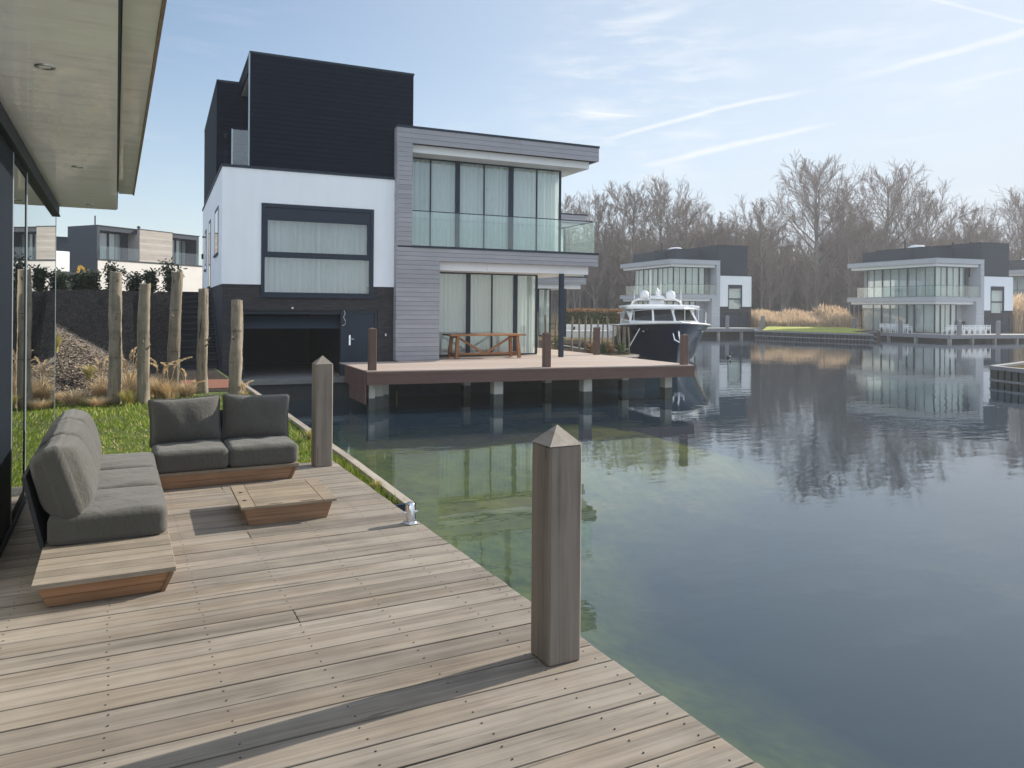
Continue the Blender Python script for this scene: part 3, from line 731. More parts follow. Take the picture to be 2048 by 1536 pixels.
pole(.41, 14.43, .44, 14.4, 1.98, .094, 2, 'bare pole with dark streak and branch stub, next to the pole by the glass')
pole(.97, 15.74, 1.03, 15.73, 2.25, .104, 3, 'leaning bare pole in the middle of the row of five')
pole(1.49, 15.82, 1.49, 15.81, 1.94, .094, 4, 'straight bare pole in front of the outdoor stairs')
pole(2.0, 15.13, 2.01, 15.12, 1.73, .105, 5, 'shortest bare pole in front of the dark garage opening')

# ------------------------------------------------------------------ grasses near the poles
def clump(name, label, cat, x, y, z, h, r, n, mat, group, seed, plume=0, droop=.5):
    t = thing(name, label, cat, (x, y, z), 0, group); rr = random.Random(seed); m = MB()
    for _ in range(n):
        a = rr.uniform(0, 2*pi); l = h*rr.uniform(.5, 1.05); out = r*rr.uniform(.15, 1.); b = r*.25*rr.random(); w = .0048*rr.uniform(.7, 1.6)
        d = Vector((cos(a), sin(a), 0)); u = Vector((-sin(a), cos(a), 0))*w; p0 = d*b
        pts = [p0+d*out*(f**2)+Vector((0, 0, l*(f-droop*.35*f**3))) for f in (0, .4, .75, 1)]
        vs = []
        for i, p in enumerate(pts): k = 1-i*.3; vs += [p-u*k, p+u*k]
        m.add(vs, [(0, 1, 3, 2), (2, 3, 5, 4), (4, 5, 7, 6)], rr.random())
    m.build('blades', mat, t)
    if plume:
        m = MB()
        for _ in range(plume):
            a = rr.uniform(0, 2*pi); l = h*rr.uniform(1.5, 2.2); d = Vector((cos(a), sin(a), 0)); pts = []
            for i in range(8):
                f = i/7; pts.append(d*(r*.9*f**2.2+.14*max(0, f-.72)*3)+Vector((0, 0, l*(f-.55*max(0, f-.72)**1.2*1.6))))
            m.tube(pts[:7], .0055, 4, False, rr.random())
            for i in range(150):
                f = rr.uniform(.62, 1); q = f*7; i0 = min(6, int(q)); c = pts[i0].lerp(pts[i0+1], q-i0); s = .05*(1.25-f)
                v1 = Vector((rr.uniform(-1, 1), rr.uniform(-1, 1), rr.uniform(-1, .6)))*s*1.4; v2 = Vector((rr.uniform(-1, 1), rr.uniform(-1, 1), rr.uniform(-1, 1)))*.010
                m.add([c-v2, c+v2, c+v1], [(0, 1, 2)], rr.uniform(.4, 1))
        m.build('plumes', M['straw'], t)
    return t
G = 'ornamental grasses on the bank'
clump('grass_clump', 'pale yellow green grass clump at the foot of the split top pole', 'grass clump', .17, 14.25, -.08, .34, .20, 520, M['green_straw'], G, 1)
clump('grass_clump', 'small green grass tuft alone on the sunlit slope', 'grass clump', -.42, 16.1, .26, .30, .17, 380, M['green_straw'], G, 2)
clump('grass_clump', 'yellow green grass tuft by the edge of the glass, highest on the slope', 'grass clump', -1.0, 16.6, .72, .42, .18, 420, M['green_straw'], G, 3)
clump('grass_clump', 'straw coloured grass with nodding plumes left of the split top pole', 'grass clump', -.22, 15.0, -.08, .5, .34, 520, M['straw'], G, 4, 5)
clump('grass_clump', 'straw coloured grass with plumes between the first two poles', 'grass clump', .22, 15.1, -.08, .55, .30, 480, M['straw'], G, 5, 6)
clump('grass_clump', 'wide straw coloured grass right of the pole with a branch stub', 'grass clump', .72, 15.0, -.1, .50, .36, 700, M['straw'], G, 6, 4)
clump('grass_clump', 'low tan grass at the near foot of the slope beside the lawn', 'grass clump', -.25, 14.3, -.1, .26, .34, 600, M['straw'], G, 7)
clump('grass_clump', 'low tan grass left of the lone green tuft', 'grass clump', -.9, 15.2, -.05, .22, .3, 420, M['straw'], G, 8)
clump('grass_clump', 'thin dry stems with leafy tips beside the shortest pole', 'grass clump', 2.16, 15.1, -.1, .2, .14, 60, M['straw'], G, 9, 7)
clump('grass_clump', 'two dry stems between the leaning pole and the straight pole', 'grass clump', 1.3, 15.6, -.1, .2, .12, 40, M['straw'], G, 10, 3)
clump('grass_clump', 'yellow grass tuft reflected in the doors, left of the glass corner', 'grass clump', -1.9, 15.3, .2, .5, .3, 420, M['straw'], G, 11, 3)
clump('grass_clump', 'small weed tuft growing out of the lawn edging beside the deck', 'grass clump', 2.11, 6.72, -.06, .13, .07, 90, M['green_straw'], G, 12)
clump('grass_clump', 'weed tuft on the lawn edging behind the steel cleat and second post', 'grass clump', 2.16, 9.6, -.06, .18, .12, 160, M['green_straw'], G, 13)
for i, (x, y, lab) in enumerate([(-.62, 14.6, 'tan grass tuft at the foot of the slope left of the poles'), (.05, 14.75, 'tan grass tuft tucked behind the split top pole'), (.55, 15.5, 'straw grass on the slope behind the pole with a branch stub'), (1.15, 15.1, 'straw grass between the branch stub pole and the leaning pole'), (-1.35, 15.2, 'straw grass at the glass corner on the lower slope'),      (.3, 16.6, 'sparse dry grass on the slope edge behind the first two poles'), (-1.3, 14.5, 'tan grass on the lawn edge by the glass corner'), (.85, 14.9, 'bright straw grass directly left of the leaning pole'), (-.1, 15.7, 'tan grass patch above the foot of the slope')]):
    clump('grass_clump', lab, 'grass clump', x, y, max(-.1, bank_z(x, y)-.03), .40+.08*(i % 3), .34, 520, M['straw'], G, 30+i, 2*(i % 2), .6)
# ================================================================== NEIGHBOUR HOUSE (design frame turned by -2.75 deg about the origin)
HA = R(-2.75)
def HL(x, y, z=0): return (x*cos(HA)-y*sin(HA), x*sin(HA)+y*cos(HA), z)
def window_band(par, off, xs, z0, z1, y, thick, door=None, wname='window', cm='curtain', seed=0, cz=None):
    """xs: boundaries of panes; thick: dict boundary index -> wide mullion width"""
    f = MB(); f.box(xs[0], y, z0, xs[-1], y+.07, z0+.05); f.box(xs[0], y, z1-.05, xs[-1], y+.07, z1)
    for i, x in enumerate(xs):
        w = thick.get(i, .035); f.box(x-w/2, y-.004, z0+.05, x+w/2, y+.066, z1-.05)
    w_ = f.build(wname, M['dark_paint'], par, off)
    g = MB()
    for i in range(len(xs)-1):
        a = xs[i]+thick.get(i, .035)/2; b = xs[i+1]-thick.get(i+1, .035)/2
        g.box(a, y+.02, z0+.05, b, y+.035, z1-.05)
    g.build('pane', M['glass'], w_, off)
    curtain(MB(), (xs[0]+.02, y+.2), (xs[-1]-.02, y+.2), z0+.02, z1-.02, .035, .15, seed).build('curtain', M[cm], w_, off)
    return w_

def villa(loc):
    t = thing('waterside_house', 'white, black and grey clad house with boat garage across the inlet', 'house', loc, HA); off = (4, 22.85, 0)
    B = lambda mb, n, m, **k: mb.build(n, M[m] if isinstance(m, str) else m, t, off, **k)
    YW, YG = 22.85, 22.6
    # white block with window opening
    m = MB(); zb, zt = 2.24, 5.52
    m.box(1.52, YW, zb, 2.57, YW+.3, zt); m.box(5.82, YW, zb, 6.5, YW+.3, zt); m.box(2.57, YW, 4.57, 5.82, YW+.3, zt)
    m.box(1.52, YW+.3, zb, 1.82, 34, zt); m.box(1.82, 33.7, zb, 12, 34, zt); m.box(1.82, YW+.6, zb, 6.5, YW+.62, 4.9); m.box(1.83, YW+.31, 5.40, 6.6, 33.6, 5.5)
    B(m, 'white_wall', 'white')
    m = MB(); m.box(1.49, YW-.03, zt, 6.5, YW+.33, zt+.075); m.box(1.49, YW+.33, zt, 1.85, 34.02, zt+.075); B(m, 'coping', 'dark_paint', bevel=.006)
    m = MB(); m.box(1.55, YW+.02, -3, 2.07, YW+.3, 2.24); m.box(2.07, YW+.02, 1.52, 6.0, YW+.3, 1.92); m.box(5.97, YW+.02, -3, 6.5, YW+.3, 1.5); m.box(6.0, YW+.02, 1.5, 6.5, YW+.3, 1.92)
    m.box(2.07, YW+.02, 1.92, 2.56, YW+.3, 2.24); m.box(5.83, YW+.02, 1.92, 6.5, YW+.3, 2.24); m.box(1.55, YW+.3, -3, 1.8, 33.9, 2.24)
    B(m, 'brick_wall', 'brick')
    # big window: panel, frames, sashes
    f = MB(); x0, x1 = 2.57, 5.82; yf = YW-.03
    f.box(x0, yf, 1.93, x0+.10, YW+.12, 4.57); f.box(x1-.10, yf, 1.93, x1, YW+.12, 4.57); f.box(x0+.10, yf, 4.46, x1-.10, YW+.12, 4.57); f.box(x0-.02, yf-.03, 1.88, x1+.02, YW+.12, 1.95)
    f.box(x0+.10, yf+.03, 4.14, x1-.10, YW+.1, 4.457); f.box(x0+.10, yf+.02, 3.03, x1-.10, YW+.1, 3.19)
    f.box(x0+.10, yf+.025, 3.19, x0+.18, YW+.1, 4.14); f.box(x1-.18, yf+.025, 3.19, x1-.10, YW+.1, 4.14); f.box(x0+.1, yf+.03, 1.95, x1-.1, YW+.1, 2.03)
    f.box(x0+.18, yf+.025, 4.10, x1-.18, YW+.1, 4.139)
    w = B(f, 'window', 'dark_paint', bevel=.004)
    g = MB(); g.box(x0+.10, YW+.06, 2.03, x1-.10, YW+.075, 3.03); g.box(x0+.18, YW+.05, 3.19, x1-.18, YW+.065, 4.10); g.build('pane', M['glass'], w, off)
    curtain(MB(), (x0+.12, YW+.32), (x1-.12, YW+.32), 1.97, 4.3, .04, .17, 5).build('curtain', M['curtain_grey'], w, off)
    # slit windows in the side wall
    for (ya, yb, za, zb_) in ((24.3, 25.9, 3.2, 4.6), (28.2, 29.2, 2.3, 4.6), (30.9, 31.8, 3.0, 4.5)):
        f = MB(); f.box(1.505, ya, za, 1.53, ya+.1, zb_); f.box(1.505, yb-.1, za, 1.53, yb, zb_); f.box(1.505, ya+.1, zb_-.1, 1.53, yb-.1, zb_); f.box(1.47, ya-.05, za-.06, 1.53, yb+.05, za)
        o = B(f, 'side_window', 'dark_paint'); MB().box(1.508, ya+.1, za, 1.515, yb-.1, zb_-.1).build('pane', M['smoke_glass'], o, off)
    m = MB(); m.box(1.44, 33.0, 3.5, 1.52, 33.1, 3.7); m.box(1.44, 32.4, 4.3, 1.52, 32.5, 4.36); B(m, 'wall_lamp', 'dark_metal')
    # boat garage
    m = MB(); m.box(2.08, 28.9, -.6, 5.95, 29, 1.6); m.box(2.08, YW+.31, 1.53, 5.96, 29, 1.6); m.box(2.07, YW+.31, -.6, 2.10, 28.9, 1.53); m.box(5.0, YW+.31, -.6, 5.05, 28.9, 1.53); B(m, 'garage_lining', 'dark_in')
    m = MB(); m.box(1.6, YW-.62, -.52, 6.4, 28.9, -.43); m.box(1.6, YW-.66, -.56, 6.4, YW-.62, -.425); B(m, 'garage_floor', 'quay_floor')
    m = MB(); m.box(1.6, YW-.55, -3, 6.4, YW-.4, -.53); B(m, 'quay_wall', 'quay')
    m = MB(); m.taper((2.12, YW+.18, 4.86, YW+.22), (2.12, YW+.5, 4.86, YW+.55), .98, 1.34); m.box(2.1, YW+.12, 1.40, 4.88, YW+.2, 1.52)
    m.box(2.08, YW+.05, -.43, 2.13, YW+.14, 1.40)
    B(m, 'garage_door', 'dark_paint')
    f = MB(); f.box(4.86, YW+.05, -.43, 5.05, YW+.2, 1.52); f.box(5.88, YW+.05, -.43, 5.97, YW+.2, 1.52); f.box(5.05, YW+.05, 1.44, 5.88, YW+.2, 1.52)
    d = B(f, 'door_frame', 'dark_paint', bevel=.004)
    f = MB(); f.box(5.055, YW+.08, -.41, 5.875, YW+.14, 1.435); o = B(f, 'door', 'dark_paint', bevel=.004)
    h = MB(); h.box(5.11, YW+.065, .48, 5.16, YW+.079, .78); h.tube([(5.135, YW+.065, .66), (5.135, YW+.03, .66), (5.26, YW+.03, .66)], .012, 8); h.build('handle', M['steel'], o, off)
    B(MB().tube([(4.95, YW+.04, 1.53), (4.98, YW, 1.42), (4.93, YW, 1.32), (4.99, YW+.0, 1.2), (4.99, YW, 1.12), (4.9, YW, 1.06)], .008, 6), 'loose_cable', 'rope')
    B(MB().lathe([(.001, 0), (.03, 0), (.035, .05), (.001, .06)], (3.45, YW-.01, 1.55), 10), 'lamp', 'gelcoat')
    B(MB().box(6.2, YW, .75, 6.24, YW+.02, .82), 'socket', 'gelcoat')
    # black roof storey
    zr = 8.80; m = MB(); clad(m, 2.24, 7.05, 5.6, zr, YW+.05, YW+.09); m.box(2.24, YW+.09, 5.5, 7.05, YW+.24, zr)
    m.box(7.0, YW+.24, 5.5, 7.05, 34, zr); clad(m, 1.6, 3.6, 5.6, 8.78, 26.2, 26.24); m.box(1.6, 26.24, 5.5, 7.0, 34, 8.77); clad_side(m, 1.56, 1.6, 5.5, 8.77, 26.2, 34)
    m.box(2.24, YW+.24, 8.45, 2.30, 26.2, zr); B(m, 'black_cladding', 'black_clad')
    m = MB(); m.box(2.30, YW+.24, 8.42, 7.0, 26.2, 8.45); B(m, 'canopy_soffit', 'clad_lit')
    m = MB(); m.box(2.22, YW+.03, zr, 7.07, 34, zr+.06); m.box(1.55, 26.16, 8.78, 2.22, 34, zr+.045); B(m, 'roof', 'dark_paint')
    m = MB(); m.box(2.215, YW+.03, 5.6, 2.238, YW+.25, zr); B(m, 'corner_trim', 'mid_metal')
    f = MB(); f.box(3.5, YW+.3, 5.6, 3.56, 26.2, 8.4); o = B(f, 'terrace_window', 'smoke_glass')
    f = MB(); f.box(3.44, YW+1.4, 5.6, 3.499, YW+1.5, 8.4); f.box(3.44, YW+.3, 5.6, 3.499, YW+.4, 8.4); f.box(3.44, 26.0, 5.6, 3.499, 26.2, 8.4); f.build('frame', M['dark_metal'], o, off)
    m = MB(); m.box(1.80, YW+.16, 5.6, 2.23, YW+.18, 6.62); m.box(1.80, YW+.18, 5.6, 1.82, 26.15, 6.62); B(m, 'terrace_railing', 'rail_glass')
    m = MB(); m.box(1.765, YW+.15, 5.6, 1.798, YW+.19, 6.63); B(m, 'rail_post', 'mid_metal')
    m = MB(); m.box(1.78, 26.12, 7.0, 1.86, 26.19, 7.15); B(m, 'terrace_lamp', 'dark_metal')
    # grey wing
    m = MB(); clad(m, 6.5, 6.95, 3.5, 6.64, YG, YG+.04); clad(m, 6.5, 7.85, 0, 3.06, YG, YG+.04); clad(m, 6.5, 13.5, 3.06, 3.46, YG, YG+.04, .14); clad(m, 6.5, 13.5, 6.64, 7.10, YG, YG+.04, .155)
    clad_side(m, 13.5, 13.54, 3.06, 3.46, YG+.0, 34, .14); clad_side(m, 13.5, 13.54, 6.64, 7.10, YG, 34, .155)
    clad_side(m, 6.46, 6.5, -.0, 7.1, YG+.0, YW+.3)
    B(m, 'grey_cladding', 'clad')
    m = MB(); m.box(6.5, YG+.04, -.5, 6.95, YW+1.4, 7.1); m.box(6.95, YG+.04, -.5, 7.85, YG+1.7, 3.06)
    m.box(6.95, YG+.04, 6.66, 13.5, 34, 7.09); m.box(6.95, YG+.04, 3.08, 13.5, 34, 3.45); B(m, 'floor_slab', 'dark_in')
    m = MB(); m.box(6.46, YG-.02, 7.10, 13.56, 34, 7.17); m.box(6.95, YG-.03, 3.46, 13.56, 34, 3.525); B(m, 'roof_trim', 'dark_paint')
    m = MB()
    for z0, z1, xa in ((6.42, 6.655, 6.955), (2.80, 3.075, 7.855)):
        for a, b in ((xa, 9.55), (9.556, 12.35), (12.356, 13.3)): m.box(a, YG+.25, z0, b, YG+.28, z1)
        m.box(13.27, YG+.28, z0, 13.3, 34, z1); m.box(xa, YG+.28, z0, 13.27, 34, z0+.03)
    B(m, 'white_soffit', 'white_panel')
    m = MB(); m.box(7.05, 24.4, 3.5, 12.0, 34, 6.6); m.box(7.9, 24.85, 0, 11.3, 34, 3.0); B(m, 'inner_wall', 'room')
    # upper glazing: front + side
    w = window_band(t, off, [7.0, 7.86, 8.79, 9.73, 10.71, 11.68, 12.59], 3.53, 6.43, 23.58, {0: .05, 2: .15, 4: .17, 6: .06}, seed=2)
    w = window_band(t, off, [7.9, 9.36, 10.22, 11.10, 11.91], .02, 2.81, 24.0, {0: .06, 1: .14, 3: .14, 4: .07}, seed=9)
    f = MB(); f.box(9.0, 23.57, 3.55, 10.6, 23.6, 3.63); 
    f = MB()
    for y in (23.6, 26.2, 28.8, 31.4, 33.8): f.box(12.56, y, 3.53, 12.62, y+.06, 6.42); f.box(11.88, y+.42, .02, 11.94, y+.48, 2.8)
    s_ = B(f, 'side_glazing', 'dark_paint'); g = MB(); g.box(12.585, 23.66, 3.53, 12.6, 33.8, 6.42); g.box(11.905, 24.1, .02, 11.92, 34, 2.8); g.build('pane', M['glass'], s_, off)
    c = MB(); curtain(c, (12.42, 23.85), (12.42, 33.7), 3.55, 6.40, .035, .15, 3); curtain(c, (11.74, 24.25), (11.74, 33.9), .03, 2.79, .035, .15, 4); c.build('curtain', M['curtain'], s_, off)
    # balcony
    m = MB(); xs = [6.96, 8.55, 10.15, 11.75, 13.40]
    for a, b in zip(xs[:-1], xs[1:]): m.box(a+.004, YG+.03, 3.53, b-.004, YG+.047, 4.58)
    ys = [YG+.05, 25.4, 28.2, 31, 33.8]
    for a, b in zip(ys[:-1], ys[1:]): m.box(13.395, a+.004, 3.53, 13.412, b-.004, 4.58)
    o = B(m, 'balcony_railing', 'rail_glass')
    m = MB(); m.box(6.96, YG+.02, 4.58, 13.42, YG+.055, 4.605); m.box(13.385, YG+.055, 4.58, 13.42, 33.8, 4.605); m.build('handrail', M['dark_metal'], o, off)
    m = MB(); m.box(12.16, 22.72, 0.0, 12.30, 22.86, 2.80); B(m, 'column', 'dark_paint', bevel=.004)
    return t
H1 = villa(HL(4, 22.85))
H4 = copy_tree(H1); x, y, _ = HL(4, 22.85); H4.location = (x+9.9, y+16.1, 0)
tag(H4, 'next grey clad house, its roof corner and lit soffit showing behind the black house', 'house')

# ------------------------------------------------------------------ neighbour deck
t = thing('jetty_deck', 'pale brown boarded jetty deck on concrete piles round the clad house', 'deck', HL(9.5, 20), HA); off = (9.5, 20, 0)
A_, B_ = (4.73, 19.15), (14.25, 18.3)
m = MB(); sx, sy = B_[0]-A_[0], B_[1]-A_[1]; nrows = 24
for k in range(nrows):
    y0, y1_ = .152*k, .152*(k+1)-.006
    xa = 4.73 if True else 0
    def q(u, y): return (A_[0]+sx*u, A_[1]+sy*u+y)
    u1 = .185 if 0 else 1.
    if y1_+19.15 > 22.55: u1 = 1; 
    ua = 0 if A_[1]+y0 < 22.4 else .19
    pts = [q(ua, y0), q(1, y0), q(1, y1_), q(ua, y1_)]
    m.prism(pts, -.028, 0, rnd())
for k in range(46):
    y0 = 21.98+k*.152
    xs0 = 7.87 if y0 < 24.6 else 11.95
    if y0 < 22.6: xs0 = 8.2 if 0 else 7.9
    m.box(xs0, y0+.02*0, -.030, 14.27, y0+.146, -.003, rnd())
m.build('deck_boards', M['composite'], t, off, .003)
m = MB(); m.beam((A_[0], A_[1], -.19), (*B_, -.19), .03, .32, tint=.3); m.beam((A_[0], A_[1]-.012, -.06), (B_[0]+.012, B_[1]-.012, -.06), .03, .05, tint=.6)
m.box(14.255, 18.3, -.35, 14.285, 29.3, -.005, .5)
m.build('fascia_board', M['composite_dark'], t, off, .003)
m = MB()
for k in range(16): m.box(4.70, 19.2+k*.15, -.85 if k < 12 else -.5, 4.73, 19.2+(k+1)*.15-.006, -.005, rnd())
m.build('side_skirt', M['composite_dark'], t, off)
for (x, y, w) in ((8.35, 19.25, .27), (5.2, 19.9, .26), (11.0, 19.0, .27), (13.85, 19.1, .25), (13.95, 21.6, .25), (4.92, 19.45, .16), (5.5, 20.2, .15), (8.4, 21.7, .22), (11.1, 21.6, .22), (13.9, 24.6, .22)):
    p_ = MB().box(x-w/2, y-w/2, -.72, x+w/2, y+w/2, -.03, rnd()).build('pile', M['concrete'], t, off, .006)
    MB().box(x-w/2-.003, y-w/2-.003, -3.2, x+w/2+.003, y+w/2+.003, -.72, rnd()).build('wet_foot', M['wet_concrete'], p_, off)
m = MB(); m.beam((5.1, 19.6, -.14), (13.9, 18.85, -.14), .08, .18); m.beam((5.1, 21.5, -.16), (13.9, 21.3, -.16), .08, .18); m.build('beam', M['composite_dark'], t, off)
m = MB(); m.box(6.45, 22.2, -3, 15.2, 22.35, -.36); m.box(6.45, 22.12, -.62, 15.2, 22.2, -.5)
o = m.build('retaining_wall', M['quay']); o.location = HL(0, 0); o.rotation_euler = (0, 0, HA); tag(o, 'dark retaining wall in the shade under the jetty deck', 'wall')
# sunlit bulkhead behind the deck
m = MB(); a, b = Vector((15.62, 25.55, 0)), Vector((20.4, 27.5, 0)); n = 34
for k in range(n):
    p = a.lerp(b, (k+.5)/n); m.box(p.x-.085, p.y-.08, -3, p.x+.06, p.y+.02, -.36+.03*rnd(), rnd())
m.beam(a+Vector((-.02, -.1, -.40)), b+Vector((0, -.1, -.40)), .12, .09, tint=.8)
t = m.build('timber_bulkhead', M['kerb']); tag(t, 'sunlit timber bulkhead holding the planted bank behind the jetty deck', 'bulkhead')

G = 'brown square posts on the jetty deck'
for lab, x, y, hh in (('short brown square post with bright top at the left front corner of the jetty deck', 4.93, 19.4, 1.06), ('brown square post in front of the column, middle of the jetty front edge', 9.72, 18.95, .93),
                  ('brown square post in front of the dark boat, right corner of the jetty deck', 14.05, 18.5, .87), ('brown square post at the back of the jetty by the glass corner', 14.0, 29.2, 1.03), ('brown square post between the jetty and the wooden stakes', 14.1, 23.6, .95)):
    X, Y, _ = HL(x, y); mooring_post('square_post', lab, 'post', X, Y, .19, hh, .04, M['brown_post'], G, HA)

# trestle table
cx, cy = 9.62, 23.2
t = thing('garden_table', 'long wooden trestle table with crossed braces in front of the curtained windows', 'table', HL(cx, cy), HA)
m = MB()
for k in range(4): m.box(-1.32, -.4+k*.2, .725, 1.32, -.4+k*.2+.197, .78, rnd())
m.build('tabletop', M['teak_table'], t, (0, 0, 0), .004)
for s in (-1, 1):
    for q in (-1, 1): MB().beam((s*1.10, q*.33, 0), (s*1.04, q*.28, .725), .10, .10, (0, 1, 0), rnd()).build('leg', M['teak_table'], t, (0, 0, 0), .004)
    m = MB(); m.box(s*1.09-.04, -.27, .10, s*1.09+.04, .27, .18); m.box(s*1.05-.04, -.36, .66, s*1.05+.04, .36, .724); m.build('rail', M['teak_table'], t)
MB().box(-1.05, -.04, .10, 1.05, .04, .17, .3).build('stretcher', M['teak_table'], t)
for s in (-1, 1): MB().beam((s*.06, 0, .17), (s*.98, 0, .70), .06, .07, (0, 1, 0), .7).build('brace', M['teak_table'], t)

# stairs up the bank
t = thing('outdoor_stairs', 'dark steep outdoor stairs up the shaded bank beside the brick wall', 'stairs', HL(1, 24), HA); off = (1, 24, 0)
m = MB(); n = 15
for k in range(n):
    z = -.43+.168*(k+1); y = 22.95+.335*k; m.box(.52, y, z-.05, 1.5, y+.36, z, rnd())
m.build('tread', M['dark_metal'], t, off); t.children[0].name = 'treads'
m = MB()
for k in range(n):
    z = -.43+.168*(k+1); y = 22.95+.335*k; m.box(.525, y+.10, z-.20, 1.495, y+.13, z-.051, rnd())
m.build('risers', M['quay'], t, off)
for x in (.48, 1.51): MB().beam((x, 22.85, -.36), (x, 28.0, 2.10), .035, .34, tint=.4).build('stringer', M['dark_paint'], t, off)

# ------------------------------------------------------------------ garden between the houses
G = 'thin wooden stakes in the bed beyond the jetty'
stk = [(16.61, 29.69, 1.75, 'thin stake nearest the dark column base, left of it'), (16.85, 29.4, 1.62, 'second thin stake left of the dark column'), (17.25, 29.2, 1.6, 'thin stake left of the column, in front of pale curtains'), (17.95, 29.0, 1.55, 'thin stake just right of the dark column'), (18.25, 28.85, 1.45, 'thin stake right of the curtained glass corner'),
       (18.5, 28.75, 1.6, 'thin stake in front of the left end of the hedge'), (18.72, 28.65, 1.5, 'thin stake over the white bench end'), (18.98, 28.5, 1.42, 'thin stake in front of the white bench middle'), (19.2, 28.4, 1.25, 'short thin stake before the hedge'), (19.42, 28.3, 1.56, 'tall thin stake beside the brown square post'),
       (19.62, 28.2, 1.2, 'thin stake right of the brown square post'), (19.85, 28.05, 1.15, 'thin stake left of the thick grey stake'), (20.05, 28.0, 1.12, 'thick grey stake near the boat'), (20.25, 27.9, 1.1, 'last thin stake before the boat')]
for i, (x, y, h, lab) in enumerate(stk):
    t = thing('wooden_stake', lab, 'stake', (x, y, -.36), 0, G); r = .05 if 'thick' not in lab else .09
    MB().tube([(0, 0, 0), (ru(-.03, .03), 0, h*.5), (ru(-.06, .06), 0, h+.1)], [r, r*.95, r*.85], 8, True, rnd()).build('trunk', M['pole'], t)
def shrub(name, label, cat, x, y, z, h, r, n, mat, seed, group=None, leaf=.05, stems=5):
    t = thing(name, label, cat, (x, y, z), 0, group); rr = random.Random(seed); m = MB(); s = MB()
    tips = []
    for k in range(stems):
        a = rr.uniform(0, 6.28); q = rr.uniform(.2, .95)*r; p = Vector((q*cos(a), q*sin(a), h*rr.uniform(.7, 1.0))); s.tube([(q*.2*cos(a), q*.2*sin(a), -.1), tuple(p*.5+Vector((0, 0, .05))), tuple(p)], [.014, .011, .005], 5); tips.append(p)
    for _ in range(n):
        p = rr.choice(tips); f = rr.uniform(.12, 1.02); c = p*f+Vector((rr.gauss(0, .3*r), rr.gauss(0, .3*r), rr.gauss(0, .05*h)))
        if c.z < .02: continue
        u = Vector((rr.uniform(-1, 1), rr.uniform(-1, 1), rr.uniform(-.8, .8))).normalized()*leaf*rr.uniform(.6, 1.3); w = u.cross(Vector((rr.uniform(-1, 1), rr.uniform(-1, 1), rr.uniform(-1, 1)))).normalized()*leaf*.38
        m.add([c-u, c+w, c+u, c-w], [(0, 1, 2, 3)], rr.random())
    m.build('foliage', mat, t); s.build('stems', M['bark'], t); return t
G = 'small green shrubs between the stakes'
for i, (x, y, lab) in enumerate([(17.1, 28.6, 'dark green shrub left of the dark column'), (18.4, 28.2, 'low green shrub right of the dark column'), (18.9, 28.0, 'green shrub below the white bench'), (19.35, 27.9, 'green shrub left of the brown square post'), (19.8, 27.7, 'yellowish shrub right of the brown square post'), (16.7, 28.9, 'shrub nearest the curtained glass')]):
    shrub('garden_shrub', lab, 'shrub', x, y, -.36, .55+.25*(i == 0), .28, 420, M['green_leaf'] if i % 2 == 0 else M['beech'], 40+i, G)
# hedge and white bench
t = thing('beech_hedge', 'clipped hedge with brown leaves along its top behind the stakes', 'hedge', (31.2, 47.2, -.34), math.atan2(-1.79, 3.47)); m = MB(); s = MB()
for _ in range(9000):
    x = ru(-2.6, 2.6); z = ru(.1, 2.0); y = ru(-.35, .35); brown = z > 1.75 or x > 1.5 and rnd() < .6 or rnd() < .12
    c = Vector((x, y, z)); u = Vector((ru(-1, 1), ru(-1, 1), ru(-1, 1))).normalized()*.075; w = u.cross(Vector((ru(-1, 1), ru(-1, 1), ru(-1, 1)))).normalized()*.045
    m.add([c-u, c+w, c+u, c-w], [(0, 1, 2, 3)], rnd(), 0 if brown else 1)
m.build('foliage', [M['beech'], M['green_leaf']], t)
for k in range(14): x = -2.5+k*.385; s.tube([(x, 0, 0), (x+ru(-.1, .1), 0, 1.9)], [.03, .012], 5)
s.build('stems', M['bark'], t)
t = thing('white_bench', 'low white garden bench with cushions seen between the wooden stakes', 'bench', (26.6, 41.2, -.3), math.atan2(-1.2, 2.32))
m = MB(); m.box(-1.75, -.4, .12, 1.75, .4, .42); m.box(-1.75, .28, .42, 1.75, .42, .95); m.box(-1.75, -.4, .42, -1.6, .28, .75); m.box(1.6, -.4, .42, 1.75, .28, .75)
for x in (-1.6, 0, 1.6): m.box(x-.05, -.3, 0, x+.05, .3, .12)
m.build('frame', M['white_panel'], t, (0, 0, 0), .01)
for k in range(3): MB().cushion((1.02, .62, .16), Matrix.Translation((-1.05+k*1.05, -.05, .5)), 8, .05, .02).build('seat_cushion', M['gelcoat'], t)
for k in range(2): MB().box(-.9+k*1.6, .2, .6, -.7+k*1.6, .27, .8).build('dark_pillow', M['black_fabric'], t)
